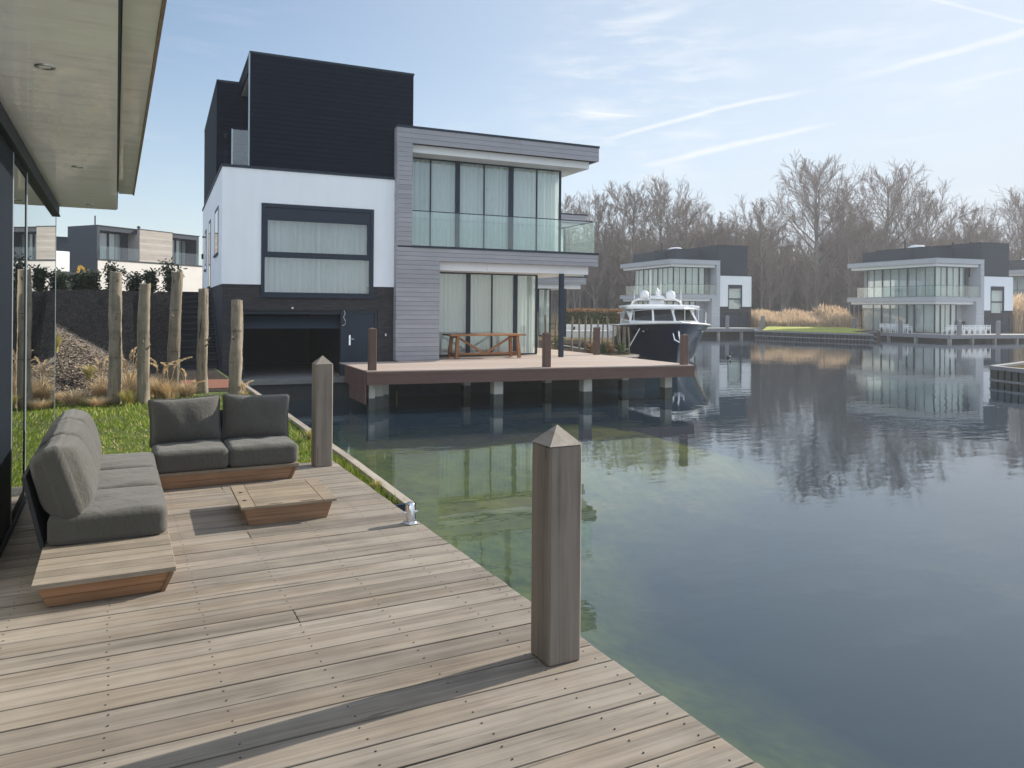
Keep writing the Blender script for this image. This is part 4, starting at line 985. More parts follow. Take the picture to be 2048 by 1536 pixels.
# ================================================================== FAR VILLAS (local x along the right facade, y along the left one, corner of roof at origin)
def far_villa(loc, rz, label):
    t = thing('lakeside_house', label, 'house', loc, rz)
    B = lambda mb, n, m, **k: mb.build(n, M[m], t, (0, 0, 0), **k)
    XW, XE, YB = 6.1, 10.3, 11.2
    m = MB()
    for z0, z1 in ((6.66, 7.10), (3.06, 3.46)):
        clad(m, 0, XW, z0, z1, 0, .04, .15); clad_side(m, 0, .04, z0, z1, .04, YB, .15)
    clad(m, XW-.42, XW, 3.46, 6.66, 0, .04); clad(m, XW-1.0, XW, 0, 3.06, 0, .04); clad(m, XW-1.5, XW-1.0, 0, 2.8, 1.6, 1.64); m.box(XW-1.0, .04, 0, XW, 1.6, 3.06); m.box(XW-.42, .04, 3.5, XW, 1.2, 6.6)
    clad(m, XW-2.4, XW-1.5, 0, 2.8, 1.6, 1.64)
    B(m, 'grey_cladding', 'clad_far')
    m = MB(); m.box(.04, .04, 6.68, XW, YB, 7.08); m.box(.04, .04, 3.08, XW, YB, 3.44); B(m, 'floor_slab', 'room')
    m = MB(); m.box(-.02, -.02, 7.1, XW, YB, 7.16); m.box(-.03, -.03, 3.46, XW-.42, YB, 3.52); B(m, 'roof_trim', 'mid_metal')
    m = MB()
    for z0, z1, xe in ((6.40, 6.67, XW-.45), (2.80, 3.07, XW-1.05)):
        m.box(.25, .25, z0, xe, .28, z1); m.box(.25, .28, z0, .28, YB-.3, z1); m.box(.28, .28, z0, xe, YB-.3, z0+.03)
    B(m, 'white_soffit', 'white_panel')
    m = MB(); m.box(1.7, 1.7, 0, XW, YB-.6, 6.5); B(m, 'inner_wall', 'room')
    # glazing
    w = window_band(t, (0, 0, 0), [1.02, 1.75, 2.5, 3.3, 4.1, 4.85], 3.52, 6.4, 1.0, {0: .08, 2: .14, 4: .14, 5: .1}, seed=31)
    w = window_band(t, (0, 0, 0), [1.02, 1.7, 2.3, 3.0, 3.7], .02, 2.8, 1.0, {0: .08, 1: .12, 3: .14, 4: .1}, seed=32)
    def sideband(ys, z0, z1, wide, nm):
        f = MB(); f.box(.98, ys[0], z0, 1.05, ys[-1], z0+.05); f.box(.98, ys[0], z1-.05, 1.05, ys[-1], z1); g = MB()
        for i, y in enumerate(ys):
            q = .16 if i in wide else .045; f.box(.975, y-q/2, z0, 1.045, y+q/2, z1)
        for a, b in zip(ys[:-1], ys[1:]): g.box(1.0, a+.08, z0+.05, 1.015, b-.08, z1-.05)
        o = f.build(nm, M['dark_paint'], t); g.build('pane', M['glass'], o)
        c = MB(); curtain(c, (1.22, ys[0]+.1), (1.22, ys[-1]-.1), z0+.02, z1-.02, .04, .2, 8); c.build('curtain', M['curtain'], o)
    sideband([1.1, 2.15, 3.2, 4.25, 5.3, 6.35, 7.4, 8.5, 9.4], 3.52, 6.4, (3, 6), 'window')
    sideband([1.1, 2.3, 3.4, 4.3, 5.3, 6.4, 7.5, 8.6, 10.2], .02, 2.8, (2, 3, 6), 'window')
    m = MB(); m.box(.1, .1, 3.52, .118, 9.9, 4.55); m.box(.12, .1, 3.52, XW-.45, .118, 4.55); o = B(m, 'balcony_railing', 'rail_glass')
    m = MB(); m.box(.09, .09, 4.55, .13, 9.9, 4.58); m.box(.13, .09, 4.55, XW-.45, .13, 4.58); m.build('handrail', M['dark_metal'], o)
    # white block
    y0 = .28; m = MB(); m.box(XW, y0, 2.24, 7.3, y0+.3, 5.55); m.box(9.1, y0, 2.24, XE, y0+.3, 5.55); m.box(7.3, y0, 4.6, 9.1, y0+.3, 5.55); m.box(XW, y0+.62, 2.2, XE-.3, YB, 5.5); m.box(XE-.3, y0+.3, 2.24, XE, YB, 5.55); B(m, 'white_wall', 'white')
    m = MB(); m.box(XW, y0-.02, 5.55, XE+.02, y0+.32, 5.62); B(m, 'coping', 'dark_paint')
    m = MB(); m.box(XW, y0+.02, -2.6, XE-.02, y0+.3, 0); m.box(XW, y0+.02, 1.6, 7.29, y0+.3, 2.24); m.box(9.11, y0+.02, 1.6, XE-.02, y0+.3, 2.24); m.box(7.29, y0+.02, 1.6, 9.11, y0+.3, 1.9); m.box(XW, y0+.02, 0, 6.4, y0+.3, 1.6); m.box(9.9, y0+.02, 0, XE-.02, y0+.3, 1.6); m.box(XE-.3, y0+.3, -2.6, XE-.02, YB, 2.24)
    B(m, 'brick_wall', 'brick')
    f = MB(); frame(f, 7.3, 9.1, 1.9, 4.6, y0-.02, .10, .12); f.box(7.4, y0, 4.2, 9.0, y0+.09, 4.5); f.box(7.4, y0, 3.0, 9.0, y0+.09, 3.14)
    w = B(f, 'large_window', 'dark_paint'); g = MB(); g.box(7.4, y0+.05, 2.0, 9.0, y0+.06, 3.0); g.box(7.4, y0+.05, 3.14, 9.0, y0+.06, 4.2); g.build('pane', M['glass'], w)
    c = MB(); curtain(c, (7.4, y0+.3), (9.0, y0+.3), 1.95, 4.3, .03, .2, 2); c.build('blind', M['curtain'], w)
    m = MB()
    for k in range(9): m.box(6.41, y0+.12, k*.178, 9.0, y0+.16, (k+1)*.178-.012)
    B(m, 'garage_door', 'dark_paint'); m = MB(); m.box(9.05, y0+.1, 0, 9.88, y0+.16, 1.6); B(m, 'door', 'dark_paint')
    # roof volumes
    m = MB(); clad(m, XW+.05, XE-.45, 5.62, 8.8, y0+.1, y0+.14, .3); m.box(XW+.05, y0+.14, 5.5, XE-.45, YB-2, 8.8); clad_side(m, XW+.01, XW+.05, 7.1, 8.8, y0+.1, YB-2, .3)
    m.box(XW-3.2, 3.6, 7.12, XW+.01, YB-1, 8.55); m.box(XW-5., 5.4, 7.12, XW-3.2, YB-1, 8.3); B(m, 'black_cladding', 'dark_paint')
    m = MB(); m.box(XW, y0+.08, 8.8, XE-.42, YB-1.95, 8.86); m.box(XW-3.22, 3.58, 8.55, XW, YB-.98, 8.6); B(m, 'roof', 'dark_metal')
    m = MB(); m.lathe([(.9, 0), (.88, .14), (.6, .32), (.0001, .4)], (XW-1.6, 6.4, 8.6), 20); B(m, 'skylight_dome', 'gelcoat')
    for x, y, h in ((XW-3.6, 6, .85), (XW+.6, 4, .5), (XW+2.4, 3.5, .6)): B(MB().tube([(x, y, 8.3), (x, y, 8.85+h*.6)], .07, 8), 'flue', 'dark_metal')
    B(MB().box(XE-.3, y0+.5, 5.62, XE-.27, 3, 6.6), 'terrace_railing', 'rail_glass')
    return t
RZ = R(-7.8)
C1 = (68.4, 45.75, -.42)
hC = far_villa(C1, RZ, 'grey and white glazed lake house with two rows of white chairs on its deck')
hB = copy_tree(hC); hB.location = (51.3, 63.5, -.2); tag(hB, 'grey and white glazed house across the lake, straight behind the motor yacht')
hD = copy_tree(hC); hD.location = (102.5, 53.5, .0); tag(hD, 'cut off house at the right edge, beyond the house with white chairs')

def far_deck(house, label, x1):
    t = thing('lake_deck', label, 'deck', house.location, RZ); m = MB()
    m.box(-1.9, -3.2, -.14, x1, .26, 0); m.box(-1.9, .26, -.14, 1.0, 10, 0); m.build('deck_boards', M['concrete'], t)
    m = MB(); m.box(-1.93, -3.23, -.34, x1, -3.2, .0); m.box(-1.93, -3.2, -.34, -1.9, 10, .0); m.build('fascia_board', M['grey_post'], t)
    for x in (-1.5, 1.2, 4.0, 6.8, 9.6): MB().box(x-.13, -2.9, -2.8, x+.13, -2.64, -.14).build('pile', M['concrete'], t)
    for y in (.8, 4, 7.5): MB().box(-1.7, y-.13, -2.8, -1.44, y+.13, -.14).build('pile', M['concrete'], t)
    m = MB(); m.box(.5, .3, -2.9, 10.2, .5, -.15); m.box(.5, .5, -2.9, .7, 10, -.15); m.build('quay_wall', M['quay'], t)
    return t
far_deck(hC, 'pale deck on piles in front of the house with white chairs', 13.5)
far_deck(hB, 'pale deck on piles behind the motor yacht', 10.2)
def fw(house, x, y, z=0):
    l = house.location; return (l[0]+x*cos(RZ)-y*sin(RZ), l[1]+x*sin(RZ)+y*cos(RZ), l[2]+z)
G = 'grey mooring posts on the far decks'
for h, x, y, lab in ((hC, -.5, -2.9, 'grey post left of the second row of white chairs, on the far deck'), (hC, 4.3, -2.9, 'grey post right of the white chairs near the far timber wall'), (hC, -1.6, 2.6, 'grey post in front of the first row of white chairs'), (hC, -1.6, 8.5, 'grey post at the left end of the far deck with chairs'),
                     (hB, 9.4, -2.9, 'grey post in front of the garage of the house behind the yacht'), (hB, 5.0, -2.9, 'grey post right of the yacht railing, on the deck behind it')):
    X, Y, Z = fw(h, x, y); mooring_post('grey_post', lab, 'post', X, Y, .28, 1.25, .06, M['grey_post'], G, RZ, Z)
def chair():
    t = thing('white_chair', None, 'chair'); m = MB()
    m.box(-.27, -.27, .40, .27, .27, .45); m.build('seat', M['white_panel'], t)
    for x in (-.25, .25):
        for y in (-.25, .25): MB().box(x-.025, y-.025, 0, x+.025, y+.025, .40 if y < 0 else .9).build('leg', M['white_panel'], t)
        MB().box(x-.03, -.28, .62, x+.03, .26, .66).build('armrest', M['white_panel'], t)
    m = MB()
    for k in range(3): m.box(-.25, .22, .52+k*.13, .25, .26, .60+k*.13)
    m.build('backrest', M['white_panel'], t); return t
ch0 = chair(); used = False
for row, (x, y, dx, dy, n, rz, lab) in enumerate([(-1.1, 2.2, 0, .72, 5, 90, 'white slatted chair in the left row on the far deck, before the glass'), (-1.2, -2.2, .69, 0, 8, 180, 'white slatted chair in the right row on the far deck, before the grey wall')]):
    for k in range(n):
        c = ch0 if not used else copy_tree(ch0); used = True
        c.location = fw(hC, x+dx*k, y+dy*k); c.rotation_euler = (0, 0, RZ+R(rz)); tag(c, lab, 'chair', 'white chairs in two rows on the far deck')
# grill in the niche
X, Y, Z = fw(hC, 4.35, 1.2); t = thing('black_grill', 'small black box grill by the timber wall of the far house', 'grill', (X, Y, Z), RZ)
MB().box(-.4, -.3, .35, .4, .3, 1.05).build('body', M['black_fabric'], t, (0, 0, 0), .02); MB().box(-.42, -.32, 1.05, .42, .32, 1.15).build('lid', M['dark_metal'], t, (0, 0, 0), .02)
m = MB(); [m.box(x-.03, y-.03, 0, x+.03, y+.03, .35) for x in (-.35, .35) for y in (-.25, .25)]; m.build('stand', M['dark_metal'], t)

# sheet piling along the far lawn, and on the spit at the right
def piling(name, label, pts, ztop, mat, capm):
    t = thing(name, label, 'bulkhead', (*pts[0], 0)); off = (*pts[0], 0); m = MB(); c = MB()
    for a, b in zip(pts[:-1], pts[1:]):
        a, b = Vector((*a, 0)), Vector((*b, 0)); n = int((b-a).length/.3)
        for k in range(n):
            p = a.lerp(b, (k+.5)/n); m.box(p.x-.09, p.y-.09, -3, p.x+.09, p.y+.09, ztop-.05, rnd())
        c.beam((a.x, a.y, ztop-.1), (b.x, b.y, ztop-.1), .26, .14); c.beam((a.x, a.y, ztop-.55), (b.x, b.y, ztop-.55), .24, .08)
    m.build('sheet_piles', M[mat], t, off); c.build('waling', M[capm], t, off)
piling('sheet_pile_wall', 'dark sheet pile wall along the far lawn between the two lake houses', [(61.5, 61.4), (58.4, 58.6), (56.1, 56.1), (56.8, 50), (57.8, 44.4), (60.6, 48.4), (66.2, 50.5)], -.28, 'quay', 'grey_post')
piling('sheet_pile_wall', 'weathered sheet pile wall with pale capping at the right edge of the lake', [(36, 18.8), (28.75, 17.0), (28.2, 15.5), (34, 10.8), (46, 3.2)], -.32, 'wet_concrete', 'grey_post')

# reeds
def reeds(poly_fn, n, h, mat, w=.02, plume=.3):
    m = MB()
    for _ in range(n):
        x, y, z, hh = poly_fn(); H_ = h*hh*ru(.6, 1.1); a = ru(0, 6.28); u = Vector((cos(a), sin(a), 0))*w; ln = Vector((ru(-.2, .2), ru(-.2, .2), 0))*H_; p = Vector((x, y, z)); q = p+ln*.4+Vector((0, 0, H_*.6)); r_ = p+ln+Vector((0, 0, H_))
        m.add([p-u, p+u, q+u*.8, q-u*.8, r_], [(0, 1, 2, 3), (3, 2, 4)], rnd()*.8)
        if rnd() < plume:
            v = Vector((-u.y, u.x, 0)).normalized()*.05; m.add([r_-Vector((0, 0, .28))-v, r_-Vector((0, 0, .28))+v, r_+v*.5+Vector((0, 0, .12))], [(0, 1, 2)], ru(.7, 1))
    return m
def f1():
    s = rnd(); d = rnd(); x = 60.9+s*7.8; y = 60.6-s*5.8; k = d*5
    return x+k*.55, y+k*.8, -.35, (1.05+.08*sin(s*17)+(.25 if s > .72 else 0))*(.55+.55*d)
o = reeds(f1, 21000, 1.75, M['reed'], .03).build('reed_bed', M['reed']); tag(o, 'tall dry tan reeds behind the far lawn', 'reeds', kind='stuff')
def f2():
    s = rnd(); return 33.5+s*14+ru(-2, 2), 15.5-s*8+ru(-2.2, 2.2), -.45, .55+.5*rnd()
o = reeds(f2, 2600, 1.0, M['reed'], .02).build('shore_reeds', M['reed']); tag(o, 'dry reeds on the bank at the right edge of the lake', 'reeds', kind='stuff')
def f3():
    a = rnd(); X, Y, Z = fw(hC, 10.6+a*5, 2+ru(-1.8, 5)); return X, Y, -.35, .9+.5*rnd()
o = reeds(f3, 3500, 2.8, M['reed'], .03, .6).build('pampas_reeds', M['reed']); tag(o, 'tall pale pampas reeds right of the house with white chairs', 'reeds', kind='stuff')

# duck
t = thing('duck', 'small dark duck swimming on the lake right of the yacht', 'duck', (30.6, 32.7, WZ), R(20)); m = MB(); m.ball((0, 0, .05), .11, 12, (1.7, 1, .75)); m.ball((-.19, 0, .12), .05, 8, (1.4, .8, .6)); m.tube([(.13, 0, .1), (.17, 0, .2), (.2, 0, .25)], [.045, .035, .045], 8); m.ball((.21, 0, .27), .055, 10)
m.build('body', M['black_fabric'], t); MB().tube([(.25, 0, .265), (.33, 0, .25)], [.022, .012], 6).build('bill', M['gelcoat'], t)

# ================================================================== MOTOR YACHT (local -y = bow towards the camera)
bow = Vector((22.9, 27.6)); stern = Vector((28.2, 36.9)); dv = (stern-bow).normalized(); ang = math.atan2(-dv.x, dv.y)
t = thing('motor_yacht', 'dark blue motor yacht with white cabin moored bow first beside the jetty', 'boat', (bow.x, bow.y, WZ), ang); t.scale = (1.12, 1, 1)
L = 12.; ns = 26; nr = 12; vs = []; deckL = []
def hb(s): return 2.12*(1-(1-min(1, s/.55))**2.3)**.75 if s < .55 else 2.12-.18*(s-.55)/.45
def dz(s): return 2.10-.62*s+.28*s*s
def hull_pt(s, v):
    """s along 0..1 from bow, v 0 keel..1 sheer"""
    z = -.55+(dz(s)+.55)*v; rake = 1.35*(1-v)**1.0*max(0, 1-s*3.5)
    b = hb(s); wl = b*(.30+.62*min(1, s/.6)) if s < .6 else b*.92
    x = (wl*(v/.35)**.7 if v < .35 else wl+(b-wl)*((v-.35)/.65)**1.5)
    return Vector((x, s*L+rake*.9, z))
hull = MB(); grid = []
for i in range(ns+1):
    s = (i/ns)**1.25; row = [hull_pt(s, k/nr) for k in range(nr+1)]
    grid.append([Vector((-p.x, p.y, p.z)) for p in row[::-1]]+[p for p in row[1:]])
W_ = len(grid[0]); vsf = [p for r_ in grid for p in r_]; fs = [(i*W_+k, i*W_+k+1, (i+1)*W_+k+1, (i+1)*W_+k) for i in range(ns) for k in range(W_-1)]
hull.add(vsf, fs, .5, 0, True); hull.add(grid[-1], [tuple(range(W_))], .5)
hull.build('hull', M['navy'], t)
d = MB(); dl = [Vector((-g[-1].x, g[-1].y, g[-1].z)) for g in grid]; vsd = []
for g in grid:
    p = g[-1]; vsd += [Vector((-p.x*.985, p.y+.01, p.z+.012)), Vector((0, p.y+.01, p.z+.07)), Vector((p.x*.985, p.y+.01, p.z+.012))]
d.add(vsd, [(3*i+k, 3*i+k+1, 3*i+k+4, 3*i+k+3) for i in range(ns) for k in (0, 1)], .5, 0, True); d.build('deck', M['gelcoat'], t)
for sgn in (-1, 1):
    m = MB(); m.tube([Vector((sgn*(g[-1].x+.02), g[-1].y, g[-1].z-.02)) for g in grid], .05, 8); m.build('rubbing_strake', M['gelcoat'], t)
    # bow rail
    m = MB(); rp = [Vector((sgn*(hull_pt(s, 1).x-.10), s*L+.05, dz(s)+.55+.12*(1-s))) for s in (.02, .06, .11, .17, .24, .32, .42, .52)]
    m.tube(rp, .017, 8)
    for p in rp[::2]: m.tube([p, Vector((p.x, p.y, p.z-.62))], .014, 6)
    m.build('bow_rail', M['steel'], t)
c = MB(); 
def ring(y, w0, w1, z0, z1): return [Vector((-w0, y, z0)), Vector((-w1, y, z1)), Vector((w1, y, z1)), Vector((w0, y, z0))]
secs = [ring(1.9, .25, .2, 2.0, 2.05), ring(2.6, .9, .7, 1.85, 2.25), ring(4.2, 1.45, 1.2, 1.75, 2.36), ring(5.0, 1.62, 1.45, 1.7, 2.40)]
vsf = [p for r_ in secs for p in r_]; c.add(vsf, [(i*4+k, i*4+k+1, i*4+k+5, i*4+k+4) for i in range(3) for k in range(3)]+[(0, 3, 2, 1)], .5); c.add([ (-1.62, 5, 1.7), (1.62, 5, 1.7), (1.62, 9.5, 1.6), (-1.62, 9.5, 1.6), (-1.55, 5, 2.40), (1.55, 5, 2.40), (1.6, 9.5, 2.4), (-1.6, 9.5, 2.4)], MB.BF)
c.build('cabin_trunk', M['gelcoat'], t, (0, 0, .28), .05, 3)
w = MB(); w.add([(-1.52, 5.0, 2.38), (-.5, 4.72, 2.38), (.5, 4.72, 2.38), (1.52, 5.0, 2.38), (-1.32, 5.75, 3.02), (-.45, 5.5, 3.05), (.45, 5.5, 3.05), (1.32, 5.75, 3.02), (-1.55, 8.8, 2.38), (-1.42, 8.8, 3.02), (1.55, 8.8, 2.38), (1.42, 8.8, 3.02)],
               [(0, 1, 5, 4), (1, 2, 6, 5), (2, 3, 7, 6), (0, 4, 9, 8), (3, 10, 11, 7), (8, 9, 11, 10)]); w.build('windscreen', M['tinted_glass'], t, (0, 0, .32))
for a, b in (((-1.54, 4.98, 2.36), (-1.34, 5.75, 3.05)), ((1.54, 4.98, 2.36), (1.34, 5.75, 3.05)), ((-.5, 4.70, 2.37), (-.45, 5.48, 3.07)), ((.5, 4.70, 2.37), (.45, 5.48, 3.07)), ((-1.58, 8.8, 2.36), (-1.44, 8.8, 3.05)), ((1.58, 8.8, 2.36), (1.44, 8.8, 3.05))): MB().beam(a, b, .09, .09).build('window_pillar', M['gelcoat'], t, (0, 0, .32))
r_ = MB(); r_.cushion((3.45, 4.0, .22), Matrix.Translation((0, 7.15, 3.12)), 14, .10, .06, 0); r_.build('hardtop', M['gelcoat'], t, (0, 0, .32))
m = MB(); m.tube([(-1.25, 7.6, 3.2), (-1.15, 7.5, 3.45), (-.9, 7.45, 3.58), (.9, 7.45, 3.58), (1.15, 7.5, 3.45), (1.25, 7.6, 3.2)], .055, 8); m.box(-.35, 7.3, 3.2, .35, 7.7, 3.5); m.build('radar_arch', M['gelcoat'], t, (0, 0, .32))
for x in (-.62, .68): MB().lathe([(.16, 0), (.23, .06), (.235, .22), (.18, .38), (.08, .45), (.0001, .46)], (x, 7.4, 3.60), 16).build('satellite_dome', M['gelcoat'], t, (0, 0, .32))
m = MB(); m.lathe([(.34, 0), (.36, .1), (.28, .18), (.0001, .2)], (.03, 7.35, 3.58), 16); m.lathe([(.10, 0), (.09, .3), (.03, .36), (.0001, .5)], (.03, 7.35, 3.76), 10); m.build('radar_scanner', M['gelcoat'], t, (0, 0, .32))
for x, y, h in ((-.30, 7.6, 1.6), (.22, 7.6, .95), (-1.1, 7.5, .5), (1.2, 7.5, .5)): MB().tube([(x, y, 3.5), (x, y, 3.6+h)], [.02, .012], 6).build('antenna', M['gelcoat'], t, (0, 0, .32))
m = MB(); m.tube([(0, -.02, 1.78), (0, -.10, 1.45), (.02, -.08, 1.2)], .04, 8); m.tube([(-.24, -.1, 1.55), (-.2, -.16, 1.25), (0, -.12, 1.12), (.2, -.16, 1.25), (.24, -.1, 1.55)], [.02, .05, .06, .05, .02], 8); 
o = m.build('anchor', M['steel'], t); o.location = (-.02, .30, .05)
for sgn in (-1, 1): MB().ball((sgn*1.25, .95+1.1, 1.62), .06, 10, (1, 1, .8)).build('hawse_pipe', M['steel'], t)
m = MB(); m.tube([Vector((-1.45, 1.8, 1.75)), Vector((-2.0, 1.2, .8)), Vector((-3.2, .4, .7)), Vector((-5.2, -.6, 1.1))], .025, 6); m.build('mooring_rope', M['rope'], t)
m = MB(); m.ball((0, 0, 0), .17, 12, (1, 1, 2.6)); o = m.build('fender', M['black_fabric'], t); o.location = (-2.22, 4.4, .9)
# ================================================================== STREET SIDE (left background)
AZR = R(36.7)
t = thing('street_house', 'flat roofed house with pale timber panel and two glazed balconies behind the hedge', 'house', (-1.24, 63.65, 2.0), AZR)
B = lambda mb, n, m_, **k: mb.build(n, M[m_], t, (0, 0, 0), **k)
z1, z2 = 2.95, 5.45
m = MB(); m.box(-.2, -.35, 0, 9.6, 3.9, z1); B(m, 'white_wall', 'cream')
m = MB(); m.box(-.28, -.43, z1, 9.7, 3.95, z1+.07); B(m, 'balcony_edge', 'dark_paint')
m = MB(); m.box(-.26, -.36, 0, -.201, 3.9, z1); B(m, 'dark_wall', 'dark_paint')
m = MB(); clad(m, 3.3, 6.3, z1+.07, z2+.02, -.3, -.26, .16); m.box(3.3, -.26, z1+.07, 6.3, 3.3, z2+.02); B(m, 'timber_panel', 'clad_lit')
m = MB(); m.box(0, 0, z2-.32, 3.3, 3.3, z2); m.box(0, 0, z1+.07, .2, 3.3, z2-.32); m.box(6.3, 0, z2-.32, 9.2, 3.3, z2); m.box(8.95, 0, z1+.07, 9.2, 3.3, z2-.32); clad_side(m, -.04, 0, z1+.07, z2, 0, 3.3, .16); B(m, 'balcony_surround', 'dark_paint')
m = MB(); m.box(-.05, -.05, z2, 3.3, 3.3, z2+.06); m.box(3.28, -.33, z2+.02, 6.33, 3.3, z2+.07); m.box(6.33, -.05, z2, 9.25, 3.3, z2+.06); B(m, 'roof', 'dark_metal')
m = MB(); m.box(.2, 2.2, z1+.07, 8.95, 2.3, z2-.32); B(m, 'inner_wall', 'room')
for xs in ([.2, .85, 1.6, 2.2, 2.75], [6.35, 7.05, 7.7, 8.35, 8.9]): window_band(t, (0, 0, 0), xs, z1+.1, z2-.32, 1.0, {2: .16, 4: .1}, seed=50)
m = MB(); m.box(2.75, 1., z1+.1, 3.29, 1.06, z2-.32); B(m, 'dark_wall_panel', 'dark_paint')
for a, b in ((.02, 3.2), (6.4, 9.5)): B(MB().box(a, -.36, z1+.07, b, -.34, z1+1.0), 'balcony_railing', 'rail_glass')
for x, y, h in ((.1, .4, .75), (5.4, 2.5, .45)): B(MB().tube([(x, y, z2), (x, y, z2+h)], .05, 8), 'flue', 'dark_metal')
B(MB().lathe([(.13, 0), (.13, .14), (.001, .2)], (5.4, 2.5, z2+.42), 10), 'flue_cap', 'dark_metal')

t = thing('blue_grey_house', 'low blue grey house end behind the excavator, left of the timber panel house', 'house', (-9.3, 78.0, 2.0), R(10))
m = MB(); clad(m, 0, 6.2, 3.2, 5.6, 0, .05, .2); m.box(0, .05, 0, .4, 6, 5.6); m.box(5.7, .0, 0, 6.2, 6, 3.2); m.box(0, .05, 5.0, 6.2, 6, 5.6); m.box(.4, .8, 0, 5.7, 6, 5.0); m.build('wall', M['dark_paint'], t)
m = MB(); m.box(.3, -.3, 3.9, 5.4, -.002, 4.15); m.build('canopy', M['white_panel'], t)
MB().box(-.1, -.1, 5.6, 6.3, 6.1, 5.7).build('roof', M['dark_metal'], t)
window_band(t, (0, 0, 0), [.6, 1.9, 3.2, 4.5, 5.6], 1.2, 3.15, .3, {2: .2}, seed=60)
# the gable that shows in the doors
t = thing('pale_house', 'pale house with tall windows, the one reflected in the glass doors', 'house', (-10.5, 57.0, 2.0), R(36.7))
m = MB(); m.box(0, 0, 0, 5.5, 7, 2.9); m.box(.1, .8, 2.9, 5.4, 7, 5.5); m.build('wall', M['cream'], t); MB().box(-.1, -.1, 5.5, 5.6, 7.1, 5.65).build('roof', M['dark_metal'], t)
window_band(t, (0, 0, 0), [.5, 1.7, 2.9, 4.1, 5.0], 3.0, 5.3, .5, {2: .2}, seed=61); MB().box(0, -.05, 2.9, 5.5, -.03, 3.9).build('balcony_railing', M['rail_glass'], t)

# excavator
t = thing('excavator', 'yellow excavator arm and white cab half hidden behind the hedge', 'excavator', (-3.6, 60.0, 2.05), R(30)); t.scale = (1.15, 1.15, 1.15)
MB().box(-.8, -.9, .55, 1.3, .9, 1.55).build('body', M['dark_metal'], t, (0, 0, 0), .06)
m = MB(); m.box(-.7, -.85, 1.56, .35, .05, 2.75); m.build('cab', M['white_panel'], t, (0, 0, 0), .05); MB().box(-.72, -.7, 1.9, -.701, -.1, 2.6).build('cab_window', M['smoke_glass'], t)
for y in (-.85, .85): 
    m = MB(); m.tube([(-1.3, y, .28), (1.3, y, .28)], .28, 12); m.box(-1.3, y-.2, 0, 1.3, y+.2, .56); m.build('track', M['black_fabric'], t)
m = MB(); m.beam((.75, -.75, 1.1), (.95, -.8, 1.95), .1, .14); m.beam((.95, -.8, 1.95), (1.15, -.85, 1.8), .1, .14); m.build('boom', M['yellow'], t)
m = MB(); m.beam((1.15, -.85, 1.88), (1.25, -.9, .8), .1, .13); m.build('dipper_arm', M['yellow'], t); m = MB(); m.beam((.82, -.66, 1.2), (.97, -.7, 1.7), .06, .06); m.build('hydraulic_ram', M['steel'], t)
m = MB(); m.taper((1.2, -1.3, 1.8, -.6), (1.3, -1.2, 1.7, -.7), .25, .8); m.build('bucket', M['dark_metal'], t)

# hedge shrubs on top of the bank
G = 'dark evergreen shrubs along the top of the bank'
hl = ['dark shrub reflected next to the glass corner', 'dark bushy shrub in front of the excavator', 'dark shrub between the excavator and the timber panel house', 'dense dark shrub before the black wall of the timber panel house', 'dark shrub left of the split top pole, against the white wall', 'dark shrub behind the split top pole',
      'tall dark shrub right of the split top pole, against the white wall', 'dark shrub behind the pole with branch stub', 'dark shrub left of the leaning pole', 'tall dark shrub behind the leaning pole']
for i, lab in enumerate(hl):
    f = i/9; x = -3.6+f*5.35+ru(-.12, .12); y = 35.4-f*2.6
    shrub('hedge_shrub', lab, 'shrub', x, y, 1.98, 1.0+.35*(i in (6, 9))-.25*(i in (1, 2))+ru(-.1, .1), .36+.07*(i in (1, 3)), 640 if i not in (1, 3, 2) else 1000, M['leaf'], 70+i, G, .085, 7)
for i, (x, y) in enumerate([(-5.2, 35.6), (-6.4, 36), (-7.8, 36.2)]):
    shrub('hedge_shrub', 'dark shrub further left on the bank, seen only mirrored in the glass doors', 'shrub', x, y, 1.98, 1.1, .4, 700, M['leaf'], 90+i, G, .085, 7)

